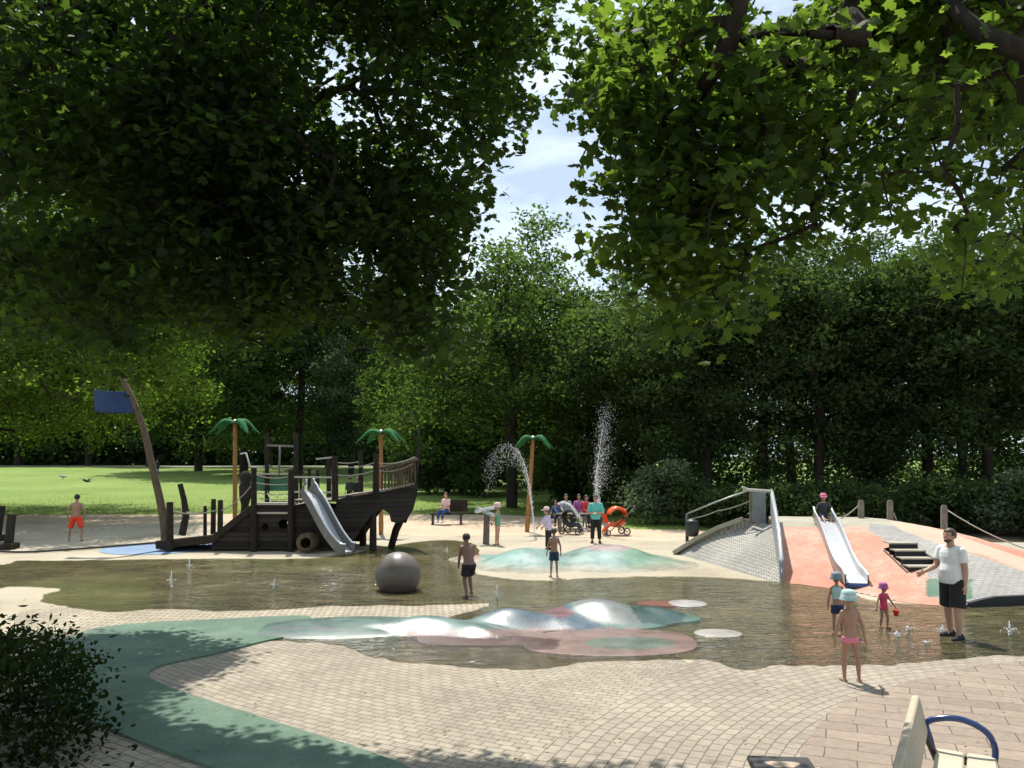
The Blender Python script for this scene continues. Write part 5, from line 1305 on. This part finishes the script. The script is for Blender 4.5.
# --- tree prototypes ---------------------------------------------------------
def crown_targets(n, c, r, zmin, seed, lumps=7, shell=.7):
    g = np.random.default_rng(seed); c = np.array(c, float); r = np.array(r, float)
    L = g.normal(0, 1, (lumps, 3)); L /= np.linalg.norm(L, axis=1)[:, None]; L = L * g.uniform(.35, .80, (lumps, 1)); lr_ = g.uniform(.24, .46, lumps)
    out = []
    while len(out) < n:
        i = g.integers(lumps); d = g.normal(0, 1, 3); d /= np.linalg.norm(d); q = L[i] + d * lr_[i] * g.uniform(shell, 1.0)
        p = c + q * r
        if p[2] > zmin + g.uniform(0, .5): out.append(p)
    return np.array(out)
def make_tree(seed, h, rad, z0, ncl, per, sig, ls, mat, tr=.28, name='tree', tmpl=diamond_template, lumps=17, tilt=.7, two=False):
    th = empty(name, (0, 0, 0)); ch = (h - z0)
    T = crown_targets(ncl, (0, 0, z0 + ch * .5), (rad, rad, ch * .56), z0, seed, lumps)
    tk = [(0, 0, -.3)] + [(.12 * sin(i + seed) * i * .3, .12 * cos(i * 1.3 + seed) * i * .3, h * .62 * (i + 1) / 8) for i in range(8)]
    m, _ = grow(tk, T, .013, tr, .5, .6); m.build('trunk', 'bark', th, True, fix=False)
    P, tn = leafpts(T, per, sig, .55); leaves('crown', P, ls, mat, th, tmpl, tilt, tn); return th
def place(proto, used, x, y, rz, s, label, group, zs=1.0):
    o = proto if not used else copy_tree(proto); o.location = (x, y, gz(y) - .03); o.rotation_euler = (0, 0, rz); o.scale = (s, s, s * zs); tag(o, label, 'tree', group); return o
def X(px, y): return (px - 512) / F * y * 1.0
GT = 'tall trees around the playground'
pA = make_tree(1, 16, 5.4, .9, 330, 62, .50, .25, 'leaf_dark', .30, 'broadleaf_tree')
pB = make_tree(2, 14, 5.0, .6, 300, 62, .46, .24, 'leaf_dark', .26, 'broadleaf_tree')
pC = make_tree(3, 13, 6.3, 1.6, 380, 62, .52, .24, 'leaf_mid', .30, 'maple_tree')
pE = make_tree(5, 15, 5.2, .9, 340, 62, .48, .25, 'leaf_mid', .28, 'broadleaf_tree')
pD = make_tree(4, 15, 4.2, 1.0, 300, 64, .42, .22, 'leaf_grey', .22, 'ash_tree')
used = {}
def put(p, *a, **k): o = place(p, used.get(p.name if p.name in used else id(p), False), *a, **k); used[id(p)] = True; return o
right = [(pA, 650, 43, .9, 'dark tree just beyond the tall water jet'), (pB, 706, 39, .85, 'dark tree behind the lichened cobbled mound rail'), (pA, 762, 40, .95, 'dark tree rising directly behind the panel wall'), (pB, 818, 38, 1.0, 'dark tree rising directly behind the slide top'),
         (pD, 868, 40, .9, 'greyish tree behind the pair of crest posts'), (pA, 925, 39, .95, 'dark tree between the crest posts and the man'), (pB, 985, 37, 1.05, 'dark tree behind the man in the white polo'), (pA, 1040, 38, 1.0, 'dark tree behind the long sagging rope'),
         (pB, 1110, 37, 1.0, 'dark tree partly out of the picture beyond the long rope')]
for i, (p, px, y, s, l) in enumerate(right): put(p, X(px, y), y, i * 1.3, s, l, GT)
back = [(pD, 690, 52, 1.05, 'tall grey green tree in the second rank above the bin'), (pA, 790, 53, 1.1, 'tall tree in the second rank above the orange slope'), (pD, 880, 52, 1.15, 'tall tree in the second rank above the stair'), (pB, 960, 52, 1.2, 'tall tree in the second rank above the bearded man'), (pA, 1050, 54, 1.1, 'tall tree in the second rank at the picture edge')]
for i, (p, px, y, s, l) in enumerate(back): put(p, X(px, y), y, 2 + i * 1.7, s, l, GT)
mid = [(pC, 512, 47, 1.12, 'spreading maple whose dark trunk stands behind the water table'), (pE, 590, 50, 1.05, 'broad green tree behind the metal palm beside the arching jet'), (pD, 462, 60, .9, 'grey green tree behind the ship bow stem'), (pE, 535, 64, 1.42, 'tall tree whose top reaches the sky gap'), (pE, 620, 62, 1.05, 'tall tree at the far end of the middle grove'),
       (pE, 415, 72, 1.0, 'green tree above the ship bow rail'), (pC, 448, 62, .82, 'smaller spreading tree beside the middle maple, behind the bow')]
for i, (p, px, y, s, l) in enumerate(mid): put(p, X(px, y), y, .6 + i * 2.1, s, l, GT)
lf = [(pD, 352, 84, 1.45, 'grey green tree on the far lawn above the ship deck'), (pA, 300, 88, 1.6, 'dark tall tree on the far lawn above the ship stern'), (pE, 245, 84, 1.6, 'green tree on the far lawn behind the bamboo palm pole'), (pE, 200, 96, 1.7, 'green tree on the far lawn between mast and palm'), (pE, 330, 105, 1.9, 'tree in the far rank seen above the ship slide'),
      (pA, 395, 98, 1.55, 'tree in the far rank behind the second metal palm'), (pD, 150, 120, 1.9, 'far tree beside the path behind the mast'), (pB, 90, 128, 1.9, 'far tree beyond the path behind the blue flag'), (pA, 20, 130, 1.9, 'far tree beyond the path above the boy in red'), (pD, -40, 132, 1.9, 'far tree beyond the path at the picture edge'), (pB, 270, 120, 2.0, 'far tree between ship stern and mast, last rank')]
for i, (p, px, y, s, l) in enumerate(lf): put(p, X(px, y), y, 1.1 + i * 1.9, s, l, GT)
# broad tree whose boughs hang over the lawn on the left
bt = empty('lime_tree', (-30, 40, 0)); tag(bt, 'broad bright leaved tree spreading its boughs over the lawn behind the flag', 'tree', GT)
def big_ok(P):
    u, v, d = project(P); j = rng.normal(0, 9, len(P)); vb = np.interp(u, [-300, 0, 60, 120, 165, 185, 205, 225, 240], [440, 440, 440, 445, 425, 395, 345, 300, 240]); rb_ = np.interp(v, [0, 200, 260, 310, 350, 400, 445], [215, 215, 225, 215, 200, 180, 150])
    z = P[:, 2]; sy = P[:, 1] - SUN.y / SUN.z * z; sx_ = P[:, 0] - SUN.x / SUN.z * z; su, sv, _ = project(np.stack([sx_, sy, 0 * z], -1))
    lim = np.interp(sv, [510, 515, 525, 535, 545, 552, 560], [400, 190, 215, 180, 110, 40, -60])
    return (v < vb - 6 + j) & (u < rb_ + j) & ((P[:, 0] + 28) ** 2 / 18 ** 2 + (P[:, 1] - 42) ** 2 / 11.5 ** 2 + (P[:, 2] - 8) ** 2 / 10 ** 2 < 1) & ((su < lim - 8) | (sv < 512))
CB = sample(2100, (-40, 30, 3.0), (-9, 54, 17), big_ok, None, .25, 4, -.8)
def big_shade(P):
    z = P[:, 2]; sy = P[:, 1] - SUN.y / SUN.z * z; sx_ = P[:, 0] - SUN.x / SUN.z * z; su, sv, _ = project(np.stack([sx_, sy, 0 * z], -1)); u, v, d = project(P)
    return big_ok_(P) & (sv > 518) & (sv < 549) & (su < np.interp(sv, [518, 530, 540, 549], [215, 190, 130, 60])) & (su > -60)
def big_ok_(P):
    u, v, d = project(P); return (v < 425 + rng.normal(0, 9, len(P))) & (u < 205)
CB = np.concatenate([CB, sample(420, (-34, 29, 4.5), (-8, 46, 14), big_shade, None, .3, 4, -.1)])
tk = [(-30, 40, -.2), (-30, 40, 2), (-29.6, 40, 4), (-29, 39.6, 6), (-28, 39.2, 8), (-27, 39, 10)]
m, _ = grow(tk, np.concatenate([np.array([(-25, 38.5, 7), (-21, 38, 7), (-17, 38, 6.5)]), CB]), .014, .5, .5, .5); part(m, 'trunk', 'bark', bt, True)
P, tn = leafpts(CB, 55, .50, .45); o = leaves('crown', P, .20, 'leaf_bright', None, oval_template, .7, tn); o.data.transform(Matrix.Translation(-bt.location)); o.parent = bt

# shrubs
def make_shrub(seed, h, r, ncl, per, sig, ls, mat, name='shrub', tmpl=oval_template):
    th = empty(name, (0, 0, 0)); T = crown_targets(ncl, (0, 0, h * .5), (r, r, h * .55), .1, seed, 6, .3)
    m, _ = grow([(0, 0, -.1), (0, 0, .05), (.02, 0, .15)], T, .006, .06, .5, .2); m.build('stem', 'bark', th, True, fix=False); P, tn = leafpts(T, per, sig, .7); P = P[P[:, 2] > .02]; leaves('foliage', P, ls, mat, th, tmpl, .9, tn[:len(P)]); return th
leaf_mat('leaf_pale', (.07, .10, .055), (.17, .21, .12), (1.8, 1.9, 1.5), .35, .65)
sA = make_shrub(11, 2.5, 1.6, 110, 46, .26, .16, 'leaf_pale'); sB = make_shrub(12, 2.2, 1.7, 100, 50, .3, .19, 'leaf_dark')
sh = [(sA, 655, 36.0, 1.05, 'pale leaved round shrub behind the orange pushchair'), (sB, 700, 35.5, 1.0, 'dark shrub behind the litter bin'), (sB, 632, 41, 1.1, 'dark shrub at the lawn end behind the tall jet'), (sB, 745, 34, .9, 'dark shrub behind the panel wall'), (sB, 800, 33.5, .9, 'dark shrub just behind the slide top'), (sB, 872, 33, .9, 'dark shrub between the two crest posts'),
      (sB, 930, 33, 1.0, 'dark shrub behind the end crest post'), (sA, 1012, 31, 1.0, 'light shrub behind the long sagging rope'), (sB, 1060, 30, 1.1, 'dark shrub beyond the long rope at the picture edge'), (sB, 975, 32.5, 1.0, 'dark shrub behind the head of the bearded man'), (sB, 560, 50, 1.4, 'low shrub behind the picnic group'), (sB, 600, 49, 1.4, 'low shrub behind the woman in turquoise'), (sB, 480, 58, 1.5, 'low shrub at the lawn end behind the reader'), (sB, 430, 60, 1.4, 'low shrub on the lawn behind the ship bow')]
us = set()
for i, (p, px, y, s, l) in enumerate(sh):
    o = p if id(p) not in us else copy_tree(p); us.add(id(p)); o.location = (X(px, y), y, gz(y) - .03); o.rotation_euler = (0, 0, i * 1.7); o.scale = (s, s, s); tag(o, l, 'shrub', 'shrubs along the tree line')
# dark far-off hedge behind the left lawn
hp_ = np.stack([rng.uniform(-110, 10, 60000), rng.uniform(134, 142, 60000), rng.uniform(.9, 24, 60000)], -1); hp_ = hp_[hp_[:, 2] < 15 + 6 * vnoise(hp_[:, 0], hp_[:, 0] * 0, 8, .08)]
o = leaves('distant_woods', hp_, 1.4, 'leaf_dark', None, diamond_template, .9); o['kind'] = 'stuff'
hp_ = np.stack([rng.uniform(-8, 75, 60000), rng.uniform(66, 72, 60000), rng.uniform(.3, 11, 60000)], -1); hp_ = hp_[hp_[:, 2] < 8 + 2.5 * vnoise(hp_[:, 0], hp_[:, 0] * 0, 9, .2)]
o = leaves('undergrowth', hp_, .42, 'leaf_dark', None, diamond_template, .9); o['kind'] = 'stuff'
# shrub at the near left corner
def cor_ok(P):
    u, v, d = project(P); t = np.interp(u, [-200, 0, 40, 70, 95, 115, 130, 150], [590, 612, 618, 632, 660, 705, 745, 790]); return v > t + 18 + rng.normal(0, 8, len(P))
T = sample(680, (-8.5, 7.0, .05), (-3.0, 10.8, 1.9), lambda P: cor_ok(P) & (P[:, 2] > .05), None, 1.2)
cs = empty('shrub', (-6, 8.8, 0)); tag(cs, 'dense dark leafy shrub in the corner beside the green path', 'shrub')
m, _ = grow([(-6, 8.8, -.1), (-6, 8.8, .1), (-6, 8.8, .3)], T, .004, .05, .5, .2); part(m, 'stem', 'bark', cs, True)
P, tn = leafpts(T, 34, .15, .7); P = P[P[:, 2] > .02]; o = leaves('foliage', P, .07, 'leaf_bush', None, oval_template, .9, tn[:len(P)]); o.data.transform(Matrix.Translation(-cs.location)); o.parent = cs
# grass blades that break the lawn surface and its edge
n = 42000; gx = rng.uniform(-45, 30, n); ge = np.array([lawn_edge(x) for x in gx]); gy = ge + rng.exponential(6.5, n) - .12
P = np.stack([gx, gy, g_ground(gy)], -1); o = leaves('grass', P, rng.uniform(.05, .13, n), 'grass_blade', None, blade_template, tint=None, yaw_only=True); o['kind'] = 'stuff'
# fallen leaves and crumbs scattered over the paving
n = 420; fp = np.stack([rng.uniform(-6, 8, n), rng.uniform(7.6, 14, n), np.full(n, .016)], -1); ok = ~((project(fp)[1] < 668)); fp = fp[ok]; fp[:, 2] = .038
o = leaves('fallen_leaves', fp, rng.uniform(.015, .05, len(fp)), 'grass_blade', None, oval_template, tilt=.15); o['kind'] = 'stuff'


# ------------------------------------------------------------------ light, sky, camera
w = bpy.data.worlds.new('World'); SC.world = w; w.use_nodes = True; N = w.node_tree.nodes; L = w.node_tree.links; N.clear()
out = N.new('ShaderNodeOutputWorld'); bg = N.new('ShaderNodeBackground'); sky = N.new('ShaderNodeTexSky'); sky.sky_type = 'NISHITA'; sky.sun_disc = False
el = math.asin(SUN.z); az = math.atan2(SUN.x, SUN.y)
sky.sun_elevation = el; sky.sun_rotation = az % (2 * pi); sky.air_density = 1.0; sky.dust_density = .5; sky.ozone_density = 1.5
tc = N.new('ShaderNodeTexCoord'); mp = N.new('ShaderNodeMapping'); mp.inputs['Scale'].default_value = (1, 1, 2.4); L.new(tc.outputs['Generated'], mp.inputs[0])
nz = N.new('ShaderNodeTexNoise'); nz.inputs['Scale'].default_value = 3.4; nz.inputs['Detail'].default_value = 8; nz.inputs['Roughness'].default_value = .58; L.new(mp.outputs[0], nz.inputs['Vector'])
rp = N.new('ShaderNodeValToRGB'); rp.color_ramp.elements[0].position = .47; rp.color_ramp.elements[1].position = .60; rp.color_ramp.elements[0].color = (.52, .52, .52, 1); L.new(nz.outputs['Fac'], rp.inputs[0])
mx = N.new('ShaderNodeMix'); mx.data_type = 'RGBA'; L.new(rp.outputs[0], mx.inputs[0]); L.new(sky.outputs[0], mx.inputs[6]); mx.inputs[7].default_value = (9.6, 11.3, 12.9, 1)
L.new(mx.outputs[2], bg.inputs[0]); bg.inputs['Strength'].default_value = .07; L.new(bg.outputs[0], out.inputs[0])
sd = bpy.data.lights.new('sun', 'SUN'); sd.energy = 4.4; sd.angle = R(.53); sd.color = (1.0, .95, .87); so = bpy.data.objects.new('sun', sd); COL.objects.link(so)
so.rotation_euler = (-SUN).to_track_quat('-Z', 'Y').to_euler(); so.location = (-6, 25, 50)
cam = bpy.data.cameras.new('camera'); cam.sensor_width = 36; cam.lens = F / 1024 * 36; cam.clip_start = .05; cam.clip_end = 4000
co = bpy.data.objects.new('camera', cam); COL.objects.link(co); co.location = (0, 0, H); co.rotation_euler = (R(90) + PITCH, 0, 0); SC.camera = co
vs = SC.view_settings; vs.view_transform = 'Standard'; vs.look = 'None'; vs.gamma = 1; vs.exposure = .52; vs.use_curve_mapping = False
cy = SC.cycles; cy.use_denoising = True; cy.max_bounces = 6; cy.diffuse_bounces = 3; cy.glossy_bounces = 3; cy.transmission_bounces = 4; cy.transparent_max_bounces = 8; cy.sample_clamp_indirect = 6
cy.caustics_reflective = False; cy.caustics_refractive = False
